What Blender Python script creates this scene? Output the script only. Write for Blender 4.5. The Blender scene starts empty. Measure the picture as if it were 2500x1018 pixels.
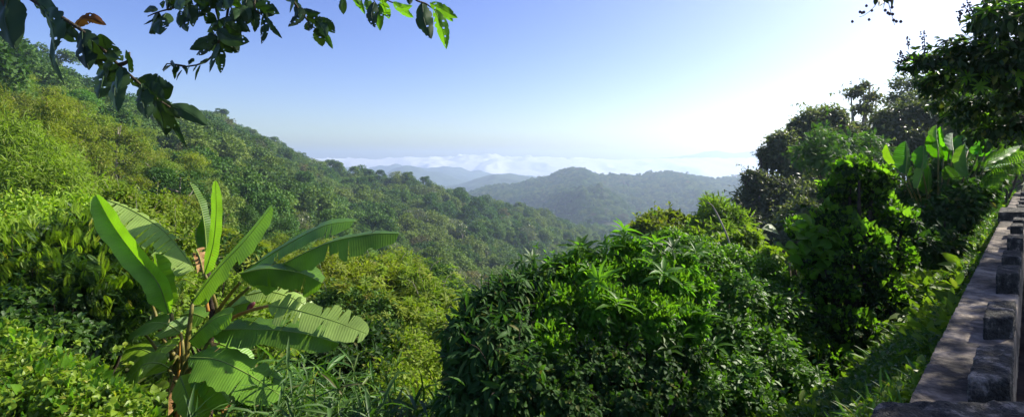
import bpy, math, random
import numpy as np
from mathutils import Vector
from math import radians, sin, cos, pi

# ------------------------------------------------------------------ camera, sky, sun, exposure
CZ = 1.65                      # eye height above the terrace
F = 1250.0                     # focal length in photo pixels (photo 2500 x 1018)
HY = 392.0                     # horizon row
SC = bpy.context.scene
COL = SC.collection
cam_d = bpy.data.cameras.new("camera")
cam = bpy.data.objects.new("camera", cam_d)
COL.objects.link(cam)
cam.location = (0, 0, CZ)
cam.rotation_euler = (radians(90), 0, 0)
cam_d.sensor_width = 36.0
cam_d.lens = 36.0 * F / 2500.0
cam_d.shift_y = -(509.0 - HY) / 2500.0
cam_d.clip_start = 0.05
cam_d.clip_end = 60000
SC.camera = cam

SUN_AZ, SUN_EL = radians(67), radians(37)
world = bpy.data.worlds.new("World")
SC.world = world
world.use_nodes = True
wn = world.node_tree
wn.nodes.clear()
sky = wn.nodes.new("ShaderNodeTexSky")
sky.sky_type = 'NISHITA'
sky.sun_disc = False
sky.sun_elevation = SUN_EL
sky.sun_rotation = SUN_AZ
sky.altitude = 300
sky.air_density = 1.0
sky.dust_density = 1.9
sky.ozone_density = 3.0
bg = wn.nodes.new("ShaderNodeBackground")
bg.inputs[1].default_value = 0.105
wo = wn.nodes.new("ShaderNodeOutputWorld")
hsat = wn.nodes.new("ShaderNodeHueSaturation")
hsat.inputs["Saturation"].default_value = 1.22
hsat.inputs["Hue"].default_value = 0.525
wn.links.new(sky.outputs[0], hsat.inputs["Color"])
wn.links.new(hsat.outputs[0], bg.inputs[0])
wn.links.new(bg.outputs[0], wo.inputs[0])
sun_d = bpy.data.lights.new("sun", 'SUN')
sun_d.energy = 5.0
sun_d.angle = radians(0.5)
sun_d.color = (1.0, 0.93, 0.82)
sun = bpy.data.objects.new("sun", sun_d)
COL.objects.link(sun)
SDIR = Vector((sin(SUN_AZ) * cos(SUN_EL), cos(SUN_AZ) * cos(SUN_EL), sin(SUN_EL)))
sun.rotation_euler = SDIR.to_track_quat('Z', 'Y').to_euler()
sun.location = (30, 10, 60)
SC.view_settings.view_transform = 'Standard'
SC.view_settings.look = 'None'
SC.view_settings.gamma = 1
SC.view_settings.exposure = 0.98
SC.render.engine = 'CYCLES'
cy = SC.cycles
cy.use_denoising = True
cy.max_bounces = 7
cy.diffuse_bounces = 3
cy.glossy_bounces = 2
cy.transmission_bounces = 4
cy.volume_bounces = 1
cy.transparent_max_bounces = 8
cy.sample_clamp_indirect = 6
cy.use_adaptive_sampling = True
cy.adaptive_threshold = 0.02

rng = np.random.default_rng(7)

# ------------------------------------------------------------------ helpers
def P(px, py, d):
    """point seen at photo pixel (px, py) at forward distance d"""
    return np.array([(px - 1250.0) / F * d, d, CZ - (py - HY) / F * d])

def mesh(name, v, polys, mat, tint=None, uv=None, smooth=False):
    """polys: list of int arrays (n,k)"""
    me = bpy.data.meshes.new(name)
    v = np.asarray(v, dtype=np.float32)
    me.vertices.add(len(v))
    me.vertices.foreach_set("co", v.ravel())
    polys = [np.asarray(p, dtype=np.int32) for p in polys if len(p)]
    loops = np.concatenate([p.ravel() for p in polys])
    tot = np.concatenate([np.full(len(p), p.shape[1], dtype=np.int32) for p in polys])
    start = np.concatenate([[0], np.cumsum(tot)[:-1]]).astype(np.int32)
    me.loops.add(len(loops))
    me.loops.foreach_set("vertex_index", loops)
    me.polygons.add(len(tot))
    me.polygons.foreach_set("loop_start", start)
    me.polygons.foreach_set("loop_total", tot)
    if smooth:
        me.polygons.foreach_set("use_smooth", np.ones(len(tot), dtype=bool))
    if tint is not None:
        a = me.attributes.new("tint", 'FLOAT', 'POINT')
        a.data.foreach_set("value", np.asarray(tint, dtype=np.float32))
    if uv is not None:
        u = me.uv_layers.new(name="uv")
        u.data.foreach_set("uv", np.asarray(uv, dtype=np.float32)[loops].ravel())
    me.update(calc_edges=True)
    me.materials.append(mat)
    return me

def link(name, me, parent=None, loc=None):
    o = bpy.data.objects.new(name, me)
    COL.objects.link(o)
    if parent is not None:
        o.parent = parent
    if loc is not None:
        o.location = [float(c) for c in loc]
    return o

def tag(o, label=None, cat=None, group=None, kind=None):
    if label: o['label'] = label
    if cat: o['category'] = cat
    if group: o['group'] = group
    if kind: o['kind'] = kind
    return o

def thing(name, label, cat, loc, group=None):
    o = link(name, None, None, loc)
    return tag(o, label, cat, group)

def norm(a):
    return a / np.maximum(np.linalg.norm(a, axis=-1, keepdims=True), 1e-9)

def place(tpl, pos, axis, nrm, scale, r=rng, tint=None):
    """copies a leaf template to every point; returns verts, polys, tint"""
    tv, tf = tpl
    n, k = len(pos), len(tv)
    axis = norm(axis)
    nrm = norm(nrm - (nrm * axis).sum(1, keepdims=True) * axis)
    side = np.cross(axis, nrm)
    s = np.broadcast_to(np.asarray(scale, dtype=float), (n,))[:, None, None]
    v = (tv[None, :, 0:1] * side[:, None] + tv[None, :, 1:2] * axis[:, None] + tv[None, :, 2:3] * nrm[:, None]) * s + pos[:, None]
    off = (np.arange(n) * k)[:, None, None]
    polys = [(f[None] + off).reshape(-1, f.shape[1]) for f in tf]
    t = r.random(n) if tint is None else tint
    return v.reshape(-1, 3), polys, np.repeat(t, k)

class Bag:
    def __init__(self): self.v, self.p, self.t, self.uv, self.n = [], {}, [], [], 0
    def add(self, v, polys, t=None, uv=None):
        for p in polys:
            p = np.asarray(p)
            if len(p): self.p.setdefault(p.shape[1], []).append(p + self.n)
        self.v.append(v); self.n += len(v)
        self.t.append(np.full(len(v), 0.5) if t is None else t)
        self.uv.append(np.zeros((len(v), 2)) if uv is None else uv)
        return self
    def mesh(self, name, mat, origin=(0, 0, 0), smooth=False):
        return mesh(name, np.concatenate(self.v) - np.asarray(origin), [np.concatenate(q) for q in self.p.values()], mat,
                    np.concatenate(self.t), np.concatenate(self.uv), smooth)

def tube(path, radii, k=6, cap=True):
    path = np.asarray(path, dtype=float)
    n = len(path)
    radii = np.broadcast_to(np.asarray(radii, dtype=float), (n,))
    tg = norm(np.gradient(path, axis=0))
    up = np.array([0.31, 0.17, 0.94]) if abs(tg[0, 2]) < 0.8 else np.array([0.93, 0.3, 0.1])
    a = norm(np.cross(tg, up)); b = np.cross(tg, a)
    an = np.arange(k) / k * 2 * pi
    v = path[:, None] + radii[:, None, None] * (np.cos(an)[None, :, None] * a[:, None] + np.sin(an)[None, :, None] * b[:, None])
    i = np.arange(n - 1)[:, None] * k; j = np.arange(k)[None]; j2 = (j + 1) % k
    q = np.stack([i + j, i + j2, i + k + j2, i + k + j], -1).reshape(-1, 4)
    v = v.reshape(-1, 3)
    polys = [q]
    if cap:
        v = np.vstack([v, path[0:1], path[-1:]])
        c0, c1 = n * k, n * k + 1
        j = np.arange(k); j2 = (j + 1) % k
        polys.append(np.vstack([np.stack([np.full(k, c0), j2, j], -1), np.stack([np.full(k, c1), (n - 1) * k + j, (n - 1) * k + j2], -1)]))
    return v, polys

def spline(pts, n):
    """Catmull-Rom through pts"""
    p = np.asarray(pts, dtype=float)
    p = np.vstack([2 * p[0] - p[1], p, 2 * p[-1] - p[-2]])
    m = len(p) - 3
    t = np.linspace(0, m - 1e-6, n); i = t.astype(int); f = (t - i)[:, None]
    a, b, c, d = p[i], p[i + 1], p[i + 2], p[i + 3]
    return 0.5 * ((2 * b) + (c - a) * f + (2 * a - 5 * b + 4 * c - d) * f * f + (3 * b - a - 3 * c + d) * f ** 3)

# ------------------------------------------------------------------ materials
def nt(name):
    m = bpy.data.materials.new(name); m.use_nodes = True
    t = m.node_tree; t.nodes.clear()
    return m, t, t.nodes, t.links

def leaf_mat(name, c1, c2, c3=None, trans=0.35, rough=0.5, spec=0.35, patch=None, ptscale=0.02, bump=0.0, tcol=(1.5, 1.7, 0.55), vein=0.0):
    """c1..c2 by leaf, c3 rare dry leaves, patch: colour mixed in by a noise over the land (kind of tree)"""
    m, t, N, L = nt(name)
    at = N.new("ShaderNodeAttribute"); at.attribute_name = "tint"
    rp = N.new("ShaderNodeValToRGB")
    e = rp.color_ramp.elements
    e[0].color = (*c1, 1); e[1].color = (*c2, 1)
    e[1].position = 0.93 if c3 else 1.0
    if c3:
        x = e.new(0.985); x.color = (*c3, 1)
    L.new(at.outputs["Fac"], rp.inputs[0])
    colr = rp.outputs[0]
    oi = N.new("ShaderNodeObjectInfo")
    if patch:
        nz = N.new("ShaderNodeTexNoise"); nz.inputs["Scale"].default_value = ptscale; nz.inputs["Detail"].default_value = 3
        L.new(oi.outputs["Location"], nz.inputs["Vector"])
        ma = N.new("ShaderNodeMath"); ma.operation = 'MULTIPLY_ADD'
        L.new(oi.outputs["Random"], ma.inputs[0]); ma.inputs[1].default_value = 0.36; L.new(nz.outputs["Fac"], ma.inputs[2])
        r2 = N.new("ShaderNodeValToRGB"); e = r2.color_ramp.elements
        e[0].position = 0.55; e[0].color = (0, 0, 0, 1); e[1].position = 0.86; e[1].color = (1, 1, 1, 1)
        L.new(ma.outputs[0], r2.inputs[0])
        mx = N.new("ShaderNodeMix"); mx.data_type = 'RGBA'
        L.new(r2.outputs[0], mx.inputs[0]); L.new(colr, mx.inputs[6]); mx.inputs[7].default_value = (*patch, 1)
        colr = mx.outputs[2]
    hs = N.new("ShaderNodeHueSaturation")
    mr = N.new("ShaderNodeMapRange"); mr.inputs[3].default_value = 0.66; mr.inputs[4].default_value = 1.34
    L.new(oi.outputs["Random"], mr.inputs[0]); L.new(mr.outputs[0], hs.inputs["Value"])
    L.new(colr, hs.inputs["Color"])
    colr = hs.outputs[0]
    pb = N.new("ShaderNodeBsdfPrincipled")
    pb.inputs["Roughness"].default_value = rough
    pb.inputs["Specular IOR Level"].default_value = spec
    L.new(colr, pb.inputs["Base Color"])
    tr = N.new("ShaderNodeBsdfTranslucent")
    tm = N.new("ShaderNodeMix"); tm.data_type = 'RGBA'; tm.blend_type = 'MULTIPLY'; tm.inputs[0].default_value = 1
    tm.inputs[7].default_value = (*tcol, 1); tm.clamp_result = False
    L.new(colr, tm.inputs[6]); L.new(tm.outputs[2], tr.inputs[0])
    ms = N.new("ShaderNodeMixShader"); ms.inputs[0].default_value = trans
    L.new(pb.outputs[0], ms.inputs[1]); L.new(tr.outputs[0], ms.inputs[2])
    if vein:
        uvn = N.new("ShaderNodeUVMap")
        wv = N.new("ShaderNodeTexWave"); wv.wave_type = 'BANDS'; wv.bands_direction = 'X'
        wv.inputs["Scale"].default_value = vein; wv.inputs["Distortion"].default_value = 0.6
        L.new(uvn.outputs[0], wv.inputs["Vector"])
        bp = N.new("ShaderNodeBump"); bp.inputs["Strength"].default_value = 0.25; bp.inputs["Distance"].default_value = 0.01
        L.new(wv.outputs["Fac"], bp.inputs["Height"]); L.new(bp.outputs[0], pb.inputs["Normal"]); L.new(bp.outputs[0], tr.inputs["Normal"])
        # broad natural mottling and pale midrib zone
        nz = N.new("ShaderNodeTexNoise"); nz.inputs["Scale"].default_value = 2.5; nz.inputs["Detail"].default_value = 6
        tc = N.new("ShaderNodeTexCoord"); L.new(tc.outputs["Object"], nz.inputs["Vector"])
        mr2 = N.new("ShaderNodeMapRange"); mr2.inputs[1].default_value = 0.3; mr2.inputs[2].default_value = 0.7
        mr2.inputs[3].default_value = 0.75; mr2.inputs[4].default_value = 1.3
        L.new(nz.outputs["Fac"], mr2.inputs[0])
        h2 = N.new("ShaderNodeHueSaturation"); L.new(mr2.outputs[0], h2.inputs["Value"]); L.new(colr, h2.inputs["Color"])
        n3 = N.new("ShaderNodeTexNoise"); n3.inputs["Scale"].default_value = 11; n3.inputs["Detail"].default_value = 7; n3.inputs["Roughness"].default_value = .7
        L.new(tc.outputs["Object"], n3.inputs["Vector"])
        r3 = N.new("ShaderNodeValToRGB"); e = r3.color_ramp.elements; e[0].position = .66; e[0].color = (0, 0, 0, 1); e[1].position = .72; e[1].color = (1, 1, 1, 1)
        L.new(n3.outputs["Fac"], r3.inputs[0])
        m3 = N.new("ShaderNodeMix"); m3.data_type = 'RGBA'; m3.inputs[7].default_value = (0.17, 0.12, 0.04, 1)
        L.new(r3.outputs[0], m3.inputs[0]); L.new(h2.outputs[0], m3.inputs[6])
        L.new(m3.outputs[2], pb.inputs["Base Color"]); L.new(m3.outputs[2], tm.inputs[6])
    o = N.new("ShaderNodeOutputMaterial"); L.new(ms.outputs[0], o.inputs[0])
    return m

def rough_mat(name, c1, c2, scale=6, rough=0.9, bump=0.5, dist=0.02, c3=None, detail=8, pos=(0.35, 0.65)):
    m, t, N, L = nt(name)
    tc = N.new("ShaderNodeTexCoord")
    nz = N.new("ShaderNodeTexNoise"); nz.inputs["Scale"].default_value = scale; nz.inputs["Detail"].default_value = detail
    nz.inputs["Roughness"].default_value = 0.65
    L.new(tc.outputs["Object"], nz.inputs["Vector"])
    rp = N.new("ShaderNodeValToRGB"); e = rp.color_ramp.elements
    e[0].position, e[1].position = pos; e[0].color = (*c1, 1); e[1].color = (*c2, 1)
    if c3:
        x = e.new(0.5 * (pos[0] + pos[1])); x.color = (*c3, 1)
    L.new(nz.outputs["Fac"], rp.inputs[0])
    pb = N.new("ShaderNodeBsdfPrincipled"); pb.inputs["Roughness"].default_value = rough
    pb.inputs["Specular IOR Level"].default_value = 0.2
    L.new(rp.outputs[0], pb.inputs["Base Color"])
    n2 = N.new("ShaderNodeTexNoise"); n2.inputs["Scale"].default_value = scale * 7; n2.inputs["Detail"].default_value = 8
    L.new(tc.outputs["Object"], n2.inputs["Vector"])
    bp = N.new("ShaderNodeBump"); bp.inputs["Strength"].default_value = bump; bp.inputs["Distance"].default_value = dist
    L.new(n2.outputs["Fac"], bp.inputs["Height"]); L.new(bp.outputs[0], pb.inputs["Normal"])
    o = N.new("ShaderNodeOutputMaterial"); L.new(pb.outputs[0], o.inputs[0])
    return m

M = {}
M['ground'] = rough_mat('ground_mat', (0.018, 0.022, 0.008), (0.05, 0.07, 0.018), 0.6, c3=(0.035, 0.04, 0.014))
M['hill'] = rough_mat('hill_mat', (0.02, 0.035, 0.012), (0.04, 0.07, 0.02), 0.02)
M['bark'] = rough_mat('bark_mat', (0.05, 0.035, 0.022), (0.13, 0.10, 0.07), 5)
M['pale_bark'] = rough_mat('pale_bark_mat', (0.16, 0.13, 0.10), (0.38, 0.34, 0.28), 3)
M['dark_bark'] = rough_mat('dark_bark_mat', (0.02, 0.015, 0.01), (0.06, 0.045, 0.03), 8)
M['forest'] = leaf_mat('forest_leaf', (0.036, 0.10, 0.015), (0.075, 0.165, 0.026), None, 0.22, 0.65, 0.15, patch=(0.115, 0.155, 0.03), ptscale=0.015)
M['forest_lime'] = leaf_mat('bright_forest_leaf', (0.13, 0.19, 0.012), (0.23, 0.28, 0.02), (0.24, 0.21, 0.05), 0.4, 0.6, 0.2, patch=(0.06, 0.14, 0.02), ptscale=0.03)
M['bamboo'] = leaf_mat('bamboo_leaf', (0.16, 0.215, 0.014), (0.27, 0.315, 0.028), (0.28, 0.24, 0.06), 0.45, 0.5, 0.25, patch=(0.07, 0.15, 0.02), ptscale=0.05)
M['dryleaf'] = leaf_mat('dry_forest_leaf', (0.10, 0.095, 0.04), (0.15, 0.14, 0.055), None, 0.2, 0.7, 0.1)
M['feather'] = leaf_mat('feathery_leaf', (0.034, 0.095, 0.014), (0.08, 0.165, 0.018), None, 0.35, 0.5, 0.3)
M['vine'] = leaf_mat('vine_leaf', (0.115, 0.20, 0.012), (0.21, 0.31, 0.022), (0.28, 0.28, 0.04), 0.4, 0.45, 0.35)
M['whorl'] = leaf_mat('whorl_leaf', (0.06, 0.16, 0.014), (0.11, 0.24, 0.02), (0.14, 0.24, 0.03), 0.5, 0.6, 0.1)
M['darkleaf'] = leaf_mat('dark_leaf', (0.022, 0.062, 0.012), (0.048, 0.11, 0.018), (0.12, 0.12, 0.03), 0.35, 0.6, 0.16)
M['greyleaf'] = leaf_mat('greyish_leaf', (0.075, 0.10, 0.045), (0.14, 0.165, 0.075), (0.2, 0.17, 0.1), 0.42, 0.42, 0.4)
M['lime'] = leaf_mat('lime_leaf', (0.06, 0.15, 0.012), (0.13, 0.25, 0.02), (0.15, 0.27, 0.03), 0.5, 0.45, 0.3)
M['blade'] = leaf_mat('grass_blade', (0.04, 0.11, 0.016), (0.09, 0.18, 0.03), (0.18, 0.17, 0.06), 0.35, 0.5, 0.35)
M['banana'] = leaf_mat('banana_leaf', (0.095, 0.22, 0.016), (0.14, 0.275, 0.026), None, 0.42, 0.42, 0.35, vein=9.0, tcol=(1.7, 1.7, 0.4))
M['banana_pale'] = leaf_mat('pale_banana_leaf', (0.18, 0.28, 0.06), (0.24, 0.34, 0.08), None, 0.4, 0.42, 0.4, vein=9.0, tcol=(1.5, 1.5, 0.5))
M['banana_yellow'] = leaf_mat('yellowish_banana_leaf', (0.15, 0.28, 0.014), (0.2, 0.33, 0.02), None, 0.42, 0.42, 0.4, vein=7.0, tcol=(1.5, 1.5, 0.4))
M['rib'] = rough_mat('leaf_rib', (0.14, 0.22, 0.03), (0.2, 0.28, 0.05), 8, 0.5, 0.1)
M['petiole'] = rough_mat('petiole_mat', (0.05, 0.08, 0.015), (0.22, 0.17, 0.04), 5, 0.5, 0.2)
M['orange_stalk'] = rough_mat('orange_stalk_mat', (0.30, 0.13, 0.03), (0.42, 0.22, 0.05), 5, 0.5, 0.2)
M['dead'] = rough_mat('dead_leaf_mat', (0.18, 0.08, 0.025), (0.42, 0.27, 0.12), 14, 0.85, 0.6)
M['purple'] = rough_mat('banana_flower_mat', (0.08, 0.02, 0.03), (0.14, 0.05, 0.05), 9, 0.5, 0.2)
M['twig'] = rough_mat('twig_mat', (0.035, 0.03, 0.02), (0.09, 0.07, 0.04), 20)
M['berry'] = rough_mat('berry_mat', (0.02, 0.012, 0.02), (0.05, 0.03, 0.05), 20, 0.4, 0.1)

# ------------------------------------------------------------------ noise
def vnoise(x, y, seed=0):
    """smooth value noise"""
    xi, yi = np.floor(x).astype(np.int64), np.floor(y).astype(np.int64)
    fx, fy = x - xi, y - yi
    fx, fy = fx * fx * (3 - 2 * fx), fy * fy * (3 - 2 * fy)
    def h(i, j):
        n = (i * 374761393 + j * 668265263 + seed * 974634777) & 0x7fffffff
        n = ((n ^ (n >> 13)) * 1274126177) & 0x7fffffff
        return ((n ^ (n >> 16)) & 0xffff) / 65535.0
    return (h(xi, yi) * (1 - fx) + h(xi + 1, yi) * fx) * (1 - fy) + (h(xi, yi + 1) * (1 - fx) + h(xi + 1, yi + 1) * fx) * fy
def fbm(x, y, o=5, seed=0):
    s, a, t = 0, 1.0, 0
    for i in range(o):
        s = s + a * vnoise(x * 2 ** i + i * 17.3, y * 2 ** i - i * 9.1, seed + i); t += a; a *= 0.5
    return s / t
def ridged(x, y, o=4, seed=0):
    s, a, t = 0, 1.0, 0
    for i in range(o):
        s = s + a * (1 - np.abs(2 * vnoise(x * 2 ** i + i * 7.7, y * 2 ** i + i * 3.1, seed + i) - 1)); t += a; a *= 0.5
    return s / t

# ------------------------------------------------------------------ lie of the land
TY = np.array([3, 6, 12, 25, 50, 90, 150, 220, 300, 400, 500, 650, 900, 1300.])
TX = np.array([-600, 0, 150, 300, 500, 640, 730, 850, 1000, 1150, 1300, 1450, 1650, 1850, 2050, 2250, 2500, 3400.])
TZ = np.array([
 [-2.2, -2.5, -2.5, -1, 4, 14, 30, 45, 52, 50, 40, 10, -60, -150],
 [-2.3, -2.8, -3.5, -3.5, -2.5, 3, 18, 38, 34, 24, 0, -40, -80, -150],
 [-2.3, -3, -4, -4.5, -4, 0.5, 13, 25, 28, 20, 0, -40, -80, -150],
 [-2.4, -3.2, -4.5, -6, -7, -5, 2, 9, 16, 17, 8, -20, -80, -150],
 [-2.5, -3.5, -5, -8, -11, -12, -7, 2, 13, 24, 29, 12, -60, -150],
 [-2.5, -3.5, -5.2, -9, -14, -17, -17, -12, -5, 3, 8, -20, -80, -150],
 [-2.5, -3.6, -5.5, -9.5, -15, -21, -25, -24, -19, -11, -14, -50, -100, -160],
 [-2.5, -3.7, -5.7, -10, -16, -25, -32, -33, -29, -20, -30, -70, -110, -170],
 [-2.5, -3.8, -6, -10.5, -18, -29, -40, -42, -36, -28, -42, -80, -120, -180],
 [-2.5, -3.8, -6.2, -11, -20, -34, -48, -54, -51, -39, -52, -90, -130, -180],
 [-2.5, -3.8, -6.3, -11, -21, -37, -54, -64, -68, -60, -60, -95, -140, -180],
 [-2.5, -3.7, -6.2, -11, -22, -38, -58, -72, -82, -86, -87, -96, -140, -190],
 [-2.4, -3.5, -6.0, -11, -19, -34, -60, -80, -95, -105, -115, -125, -150, -190],
 [-2.2, -3.2, -5.2, -9, -11, -20, -50, -75, -95, -105, -115, -125, -150, -190],
 [-1.9, -2.8, -4.4, -6, -7, -12, -35, -60, -80, -100, -115, -125, -150, -190],
 [-1.5, -2.0, -3.0, -3.5, -3, -6, -20, -40, -70, -100, -115, -125, -150, -190],
 [-1.3, -1.3, -1.3, -1.2, 0, 0, -5, -30, -60, -90, -110, -125, -150, -190],
 [-1.7, -1.7, -1.7, -1.5, 0, 0, -5, -30, -60, -90, -110, -125, -150, -190]])
LY = np.log(TY)

def table(x, y):
    px = np.clip(1250 + 1250 * x / np.maximum(y, 0.5), TX[0], TX[-1])
    ly = np.clip(np.log(np.maximum(y, 0.5)), LY[0], LY[-1])
    i = np.clip(np.searchsorted(TX, px) - 1, 0, len(TX) - 2); j = np.clip(np.searchsorted(LY, ly) - 1, 0, len(LY) - 2)
    u = (px - TX[i]) / (TX[i + 1] - TX[i]); v = (ly - LY[j]) / (LY[j + 1] - LY[j])
    return (TZ[i, j] * (1 - u) + TZ[i + 1, j] * u) * (1 - v) + (TZ[i, j + 1] * (1 - u) + TZ[i + 1, j + 1] * u) * v

def crest(x, y, pts, yc, front, back, lo=-220, spur=0.3, sc=260., seed=3):
    """a range of hills whose crest (seen at pixels pts) runs at distance yc"""
    pts = np.array(pts, float)
    px = 1250 + 1250 * x / yc
    zc = -(np.interp(px, pts[:, 0], pts[:, 1]) + (4 if yc > 2000 else 0) - HY) / F * yc
    d = y - yc - (fbm(x / sc / 3, x * 0 + 5, 3, seed) - 0.5) * yc * 0.10
    ad = np.where(d < 0, -d * front, d * back)
    spurs = (ridged(x / sc, y / sc / 1.8, 4, seed) - 0.5) * np.minimum(ad * 1.4, spur * 300)
    rough = (fbm(x / 70, y / 110, 5, seed + 20) - .5) * yc * .011
    return np.maximum(zc - ad + spurs + rough, lo)

MIDP = [(900, 560), (1000, 520), (1130, 482), (1200, 466), (1280, 452), (1330, 441), (1365, 424), (1395, 415), (1425, 419), (1455, 434), (1500, 433), (1560, 434), (1620, 430), (1680, 436), (1730, 443), (1790, 438), (1820, 440), (1950, 440), (2300, 470), (3200, 500)]
FAR1 = [(400, 520), (900, 470), (1120, 447), (1160, 433), (1210, 419), (1250, 424), (1320, 430), (1400, 445), (1700, 460), (2500, 470)]
FAR2 = [(300, 440), (700, 425), (830, 428), (900, 424), (950, 414), (990, 402), (1020, 405), (1080, 422), (1150, 440), (1300, 446), (1500, 455), (2500, 460)]
FAR3 = [(300, 420), (760, 408), (830, 403), (870, 407), (920, 403), (980, 398), (1050, 406), (1100, 404), (1180, 416), (1300, 424), (1400, 440), (2500, 460)]

def land(x, y):
    x = np.asarray(x, float); y = np.asarray(y, float)
    z = table(x, y)
    amp = np.clip(y / 100, 0.1, 8)
    z = z + amp * (fbm(x / 40 + 3, y / 40, 4, 1) - 0.5) * np.clip((y - 20) / 60, 0, 1) * 1.4
    z = z + 0.5 * (fbm(x / 1.7, y / 1.7, 3, 2) - 0.5)
    f = np.clip((y - 1000) / 300, 0, 1); z = z * (1 - f) + (-200) * f
    z = np.where(y > 700, np.maximum(z, crest(x, y, MIDP, 1450, 0.15, 0.35)), z)
    z = np.where(y > 1900, np.maximum(z, crest(x, y, FAR1, 2500, 0.16, 0.2, sc=500., seed=9)), z)
    z = np.where(y > 2500, np.maximum(z, crest(x, y, FAR2, 3400, 0.16, 0.2, sc=700., seed=12)), z)
    z = np.where(y > 3400, np.maximum(z, crest(x, y, FAR3, 4400, 0.14, 0.2, sc=800., seed=15)), z)
    q = x - (y * 1.0136 - 0.36)              # right-hand side of the parapet
    z = np.where((q > 0) & (y < 80), np.minimum(z, -1.95), z)
    return z + CZ

def patch(name, ys, txs, mat, fy=None):
    X = txs[None, :] * ys[:, None]; Y = np.repeat(ys[:, None], len(txs), 1)
    Z = land(X, Y)
    v = np.stack([X, Y, Z], -1).reshape(-1, 3)
    n, m = len(ys), len(txs)
    i = np.arange(n - 1)[:, None] * m; j = np.arange(m - 1)[None]
    q = np.stack([i + j, i + j + 1, i + m + j + 1, i + m + j], -1).reshape(-1, 4)
    return tag(link(name, mesh(name, v, [q], mat, smooth=True)), kind='structure')

txs = np.concatenate([np.linspace(-4, -1.25, 40)[:-1], np.linspace(-1.25, 1.25, 420), np.linspace(1.25, 4, 40)[1:]])
patch('ground', np.exp(np.linspace(math.log(0.35), math.log(860), 420)), txs, M['ground'])
patch('hill', np.exp(np.linspace(math.log(860), math.log(2100), 200)), txs, M['hill'])
patch('mountain', np.exp(np.linspace(math.log(2100), math.log(4850), 220)), txs, M['hill'])

# ------------------------------------------------------------------ air: cloud bank beyond the haze, haze box
def cloud_mat():
    m, t, N, L = nt('cloud_mat')
    d = N.new("ShaderNodeBsdfDiffuse"); d.inputs[0].default_value = (0.92, 0.92, 0.93, 1)
    tr = N.new("ShaderNodeBsdfTranslucent"); tr.inputs[0].default_value = (0.92, 0.92, 0.93, 1)
    ms = N.new("ShaderNodeMixShader"); ms.inputs[0].default_value = 0.5
    o = N.new("ShaderNodeOutputMaterial")
    L.new(d.outputs[0], ms.inputs[1]); L.new(tr.outputs[0], ms.inputs[2]); L.new(ms.outputs[0], o.inputs[0])
    return m
def cloud_sea():
    ys = np.linspace(5000, 11000, 190)[:, None]; tx = np.linspace(-1.6, 1.6, 760)[None]
    X = tx * ys; Y = ys + 0 * X
    px = 1250 + 1250 * X / Y
    base = np.interp(Y, [5000, 5400, 6400, 8000, 11000], [-240, -140, -50, -20, -60])
    b = np.abs(2 * vnoise(X / 560, Y / 900, 31) - 1) * 0.62 + np.abs(2 * vnoise(X / 250, Y / 420, 32) - 1) * 0.27 + np.abs(2 * vnoise(X / 110, Y / 180, 33) - 1) * 0.1 + fbm(X / 35, Y / 70, 3, 35) * 0.08
    b = np.clip((1 - b - .42) / .58, 0, 1) ** .85
    big = fbm(X / 1600, Y / 1900, 2, 36)
    hgt = np.interp(px, [600, 900, 1040, 1250, 1450, 1700, 2000], [100, 125, 160, 115, 90, 75, 60])
    Z = base + hgt * b * (0.3 + 1.3 * big) + CZ
    v = np.stack([X, Y, Z], -1).reshape(-1, 3)
    n, m = X.shape
    i = np.arange(n - 1)[:, None] * m; j = np.arange(m - 1)[None]
    q = np.stack([i + j, i + j + 1, i + m + j + 1, i + m + j], -1).reshape(-1, 4)
    tag(link('cloud', mesh('cloud', v, [q], cloud_mat(), smooth=True)), kind='stuff')
cloud_sea()

def lone_range():
    ys = np.linspace(19500, 24000, 40)[:, None]; tx = np.linspace(0.22, 0.62, 220)[None]
    X = tx * ys; Y = ys + 0 * X
    px = 1250 + 1250 * X / Y
    top = np.interp(px, [1540, 1610, 1680, 1720, 1750, 1790, 1830, 1870, 1920, 2000], [392, 382, 376, 368, 366, 371, 367, 366, 372, 392])
    Z = (HY - top) / F * 20500 * np.exp(-((Y - 20500) / 900) ** 2) * (0.9 + 0.2 * fbm(X / 300, Y / 300, 4, 44)) - 60
    v = np.stack([X, Y, Z], -1).reshape(-1, 3)
    n, m = X.shape
    i = np.arange(n - 1)[:, None] * m; j = np.arange(m - 1)[None]
    q = np.stack([i + j, i + j + 1, i + m + j + 1, i + m + j], -1).reshape(-1, 4)
    tag(link('mountain', mesh('far_mountain', v, [q], M['hill'], smooth=True)), kind='structure')
lone_range()

def haze():
    x0, x1, y0, y1, z0, z1 = -6500, 6500, -400, 4900, -480, 90
    v = np.array([(x, y, z) for x in (x0, x1) for y in (y0, y1) for z in (z0, z1)], float)
    q = np.array([(0, 1, 3, 2), (4, 6, 7, 5), (0, 4, 5, 1), (2, 3, 7, 6), (0, 2, 6, 4), (1, 5, 7, 3)])
    m, t, N, L = nt('haze_mat')
    pv = N.new("ShaderNodeVolumePrincipled")
    pv.inputs["Color"].default_value = (0.64, 0.79, 1.0, 1)
    pv.inputs["Density"].default_value = 0.0003
    pv.inputs["Anisotropy"].default_value = 0.45
    o = N.new("ShaderNodeOutputMaterial"); L.new(pv.outputs[0], o.inputs[1])
    tag(link('haze', mesh('haze', v, [q], m)), kind='stuff')
haze()

# ------------------------------------------------------------------ tree crowns
RHOMB = (np.array([(0, 0, 0), (0.34, 0.45, 0.05), (0, 1, -0.06), (-0.34, 0.45, 0.05)]), [np.array([[0, 1, 2, 3]])])
LANCE = (np.array([(0, 0, 0), (0.09, 0.3, 0.03), (0.07, 0.7, 0), (0, 1.0, -0.1), (-0.07, 0.7, 0), (-0.09, 0.3, 0.03)]), [np.array([[0, 1, 2, 3], [0, 3, 4, 5]])])

def unit(n, r=rng):
    return norm(r.normal(size=(n, 3)))

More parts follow.
